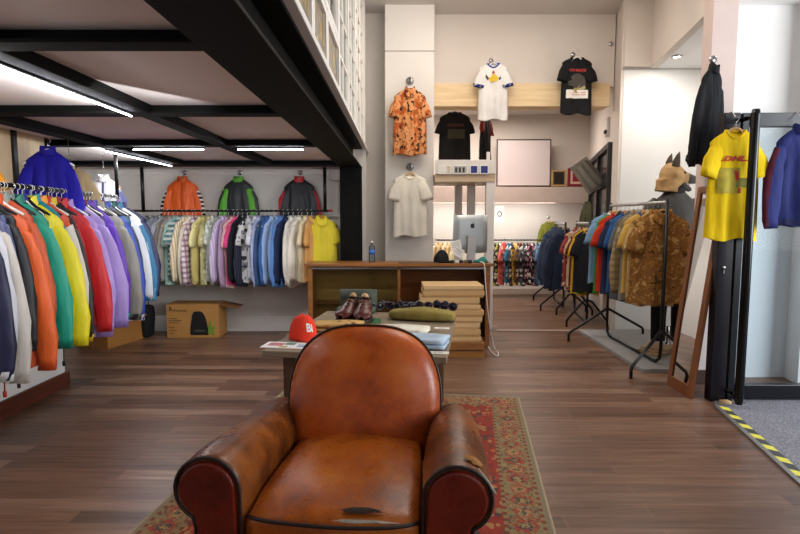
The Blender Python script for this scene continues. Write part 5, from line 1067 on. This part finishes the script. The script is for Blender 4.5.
text_mb('Rowenta', 3.6, lambda a, b: cf(a+13.8, 6.2-b, -.002), bold=.02).build('brand_words', plain('#3c2412', .7), t)
text_mb('R', 6.5, lambda a, b: cf(a+4.6, 5-b, -.002), bold=.1).build('brand_mark', plain('#3c2412', .7), t)
ln = MB()
for y_, x1_ in ((14, 11), (16, 15), (18, 11.5), (23, 8), (26, 10), (29, 7)): ln.prism([(2.2, y_), (x1_, y_), (x1_, y_+.7), (2.2, y_+.7)], lambda a, b, q: cf(a, b, q), -.002, -.001)
ln.build('small_print', plain('#5a3a1c', .7), t)
for k, (x0_, y0_, w_, d_, h_, lab) in enumerate(((127, 346, .40, .55, .34, 'open cardboard box under the far end of the left rail'), (146, 338, .26, .36, .33, 'smaller cardboard box in the back left corner beside the printed one'))):
    p = PZ(x0_, y0_); t = thing('cardboard_box', lab, 'box', (p.x-w_/2-.06, p.y+d_/2-.1, 0), R(-14)); mc_ = plain('#a06c30', .75, var=.08, nscale=4); B = MB(); th_ = .008
    B.span((-w_/2, -d_/2, 0), (w_/2, d_/2, th_)).span((-w_/2, -d_/2, th_), (-w_/2+th_, d_/2, h_)).span((w_/2-th_, -d_/2, th_), (w_/2, d_/2, h_)).span((-w_/2+th_, -d_/2, th_), (w_/2-th_, -d_/2+th_, h_)).span((-w_/2+th_, d_/2-th_, th_), (w_/2-th_, d_/2, h_)); B.build('carton_body', mc_, t)
    MB().box((0, -d_/2-.035, h_-.03), (w_, .006, .09), rx=R(-40)).build('flap', mc_, t); MB().box((w_/2+.03, 0, h_-.03), (.09, d_-.02, .006), ry=R(50)).build('flap', mc_, t)
p = P(154, 345, 6.15); t = thing('dark_bag', 'dark bag on the floor between the cardboard boxes', 'bag', (PZ(158, 336).x-.12, 6.22, 0)); MB().rbox((0, 0, .19), (.16, .22, .38), .06, 7, lambda p: Vector((p.x*(1+.1*math.sin(14*p.z)), p.y, p.z))).build('bag_body', P_('#17181a'), t); MB().tube([(-.04, 0, .37), (-.035, 0, .43), (0, 0, .45), (.035, 0, .43), (.04, 0, .37)], .007, 8).build('handle', P_('#17181a'), t)
# ================================================================ WALL FITTINGS
p = P(336.5, 175, 6.53); t = thing('junction_box', 'grey electric junction box high on the back wall', 'junction box', p); MB().rbox((0, -.03, 0), (.17, .06, .15), .012, 4).build('cover', plain('#d0cbc6', .5), t); MB().tube([(.02, -.02, -.07), (.02, -.02, -.46)], .010, 8).build('conduit', plain('#c8c2bc', .5), t)
p = P(337, 224, 6.54); t = thing('switch_panel', 'cream panel of four squares on the back wall beside the column', 'switch', p); MB().rbox((0, -.012, 0), (.19, .024, .20), .006, 3).build('plate', plain('#d8d0c4', .5), t)
for i in (-1, 1):
    for j in (-1, 1): MB().rbox((i*.045, -.028, j*.047), (.082, .012, .085), .004, 3).build('square', plain('#e4ddd2', .45), t)
t = thing('alarm_box', 'small pale sensor with a dark lens on the back room window wall', 'sensor', wloc(7.35, 2.62)); MB().rbox((-.02, 0, 0), (.05, .12, .26), .01, 3).build('housing', m_wpaint, t); MB().ball((-.05, 0, -.06), (.025, .04, .03), 12, 8).build('lens', plain('#141414', .3), t)
# pull cords hanging from the jackets
for k, (x_, y0_, y1_, c, lab) in enumerate(((5, 375, 396, '#a82a22', 'red drawstring hanging below the nearest jackets'), (19, 372, 387, '#18181c', 'black drawstring hanging below the cream sleeved jacket'), (64, 354, 365, '#18181c', 'black drawstring hanging below the yellow jacket'))):
    a = P(x_, y0_-40, 2.75+.35*k); b = P(x_, y1_, 2.75+.35*k); t = thing('drawstring', lab, 'cord', b); MB().tube([a-b, (0.006, 0, (a-b).z*.5), (0, 0, .02)], .004, 6).build('cord', plain(c, .8), t); MB().rbox((0, 0, .01), (.018, .014, .035), .005, 3).build('toggle', plain(c, .6), t)
# ================================================================ LIGHT
def area(name, loc, target, size, sizey, power, col=(1, 1, 1), spread=None):
    d = bpy.data.lights.new(name, 'AREA'); d.shape = 'RECTANGLE'; d.size = size; d.size_y = sizey; d.energy = power; d.color = col
    if spread: d.spread = spread
    o = bpy.data.objects.new(name, d); C.objects.link(o); o.location = loc; o.rotation_euler = (Vector(target)-Vector(loc)).to_track_quat('-Z', 'Y').to_euler(); return o
wd = bpy.data.worlds.new('world'); sc.world = wd; wd.use_nodes = True; bg = wd.node_tree.nodes['Background']; bg.inputs[0].default_value = (.86, .92, 1, 1); bg.inputs[1].default_value = .22
area('daylight_street', (6.5, 1.2, 2.4), (3.2, 4.6, 1.6), 3.5, 3.0, 320, (.95, .98, 1))
area('daylight_shopfront', (3.2, -2.2, 2.5), (1.0, 5.5, 1.2), 3.2, 2.4, 42, (.97, .97, 1))
area('hall_ceiling_light', (1.1, 4.6, 3.9), (1.1, 4.6, 0), 1.6, 2.6, 50, (1, .92, .83))
area('hall_ceiling_light_left', (.2, 5.6, 3.9), (-.1, 7.0, 2.6), .6, .6, 9, (1, .9, .8))
area('hall_ceiling_light_back', (1.4, 5.4, 3.7), (1.4, 7.0, 2.9), 1.8, .4, 10, (1, .90, .80))
area('niche_spot', (3.0, 6.0, 3.13), (3.0, 6.2, 0), .1, .1, 9, (1, .95, .88))
area('niche_hidden_fill', (3.36, 5.25, 1.7), (2.7, 6.3, 1.9), .5, 2.2, 6, (.95, .98, 1))  # unseen fill added behind the pillar to brighten the white niche wall
area('entrance_wall_fill', (5.2, 2.4, 1.5), (3.6, 4.6, .9), 1.6, 2.0, 48, (.95, .98, 1))  # extra fill added out of view, lifting the white wall behind the glass
area('back_room_light', (1.2, 8.6, 3.15), (1.2, 8.6, 0), 2.2, .8, 66, (1, .91, .83))
area('back_room_wall_light', (1.4, 9.25, lz0-.02), (1.4, 9.7, .6), 2.6, .12, 22, (1, .97, .93))
area('mezzanine_light', (-1.8, 4.2, 3.8), (-1.8, 4.2, 2.2), 1.0, 3.5, 45, (1, .86, .7))
area('led_middle', (-1.57, 2.17, 1.968), (-1.95, 2.17, 2.2), 1.7, .012, 10, (.95, .97, 1))
area('led_middle_down', (-1.56, 2.2, 1.955), (-2.5, 2.9, 1.1), 1.7, .03, 8, (.95, .97, 1))
area('led_corner_down', (-2.5, 5.25, 1.95), (-2.7, 4.6, .8), .03, 1.2, 9, (.95, .97, 1))
area('led_corner', (-2.58, 5.25, 1.965), (-2.95, 5.25, 2.1), 1.2, .012, 9, (.95, .97, 1))
area('led_left_tube', (-1.9, 4.50, 1.95), (-1.9, 5.1, 0), .6, .03, 9, (.95, .97, 1)); area('led_right_tube', (-1.07, 4.50, 1.95), (-1.07, 5.1, 0), .55, .03, 9, (.95, .97, 1))
sc.view_settings.view_transform = 'Standard'; sc.view_settings.look = 'None'; sc.view_settings.gamma = 1; sc.view_settings.use_curve_mapping = False; sc.view_settings.exposure = 0.0
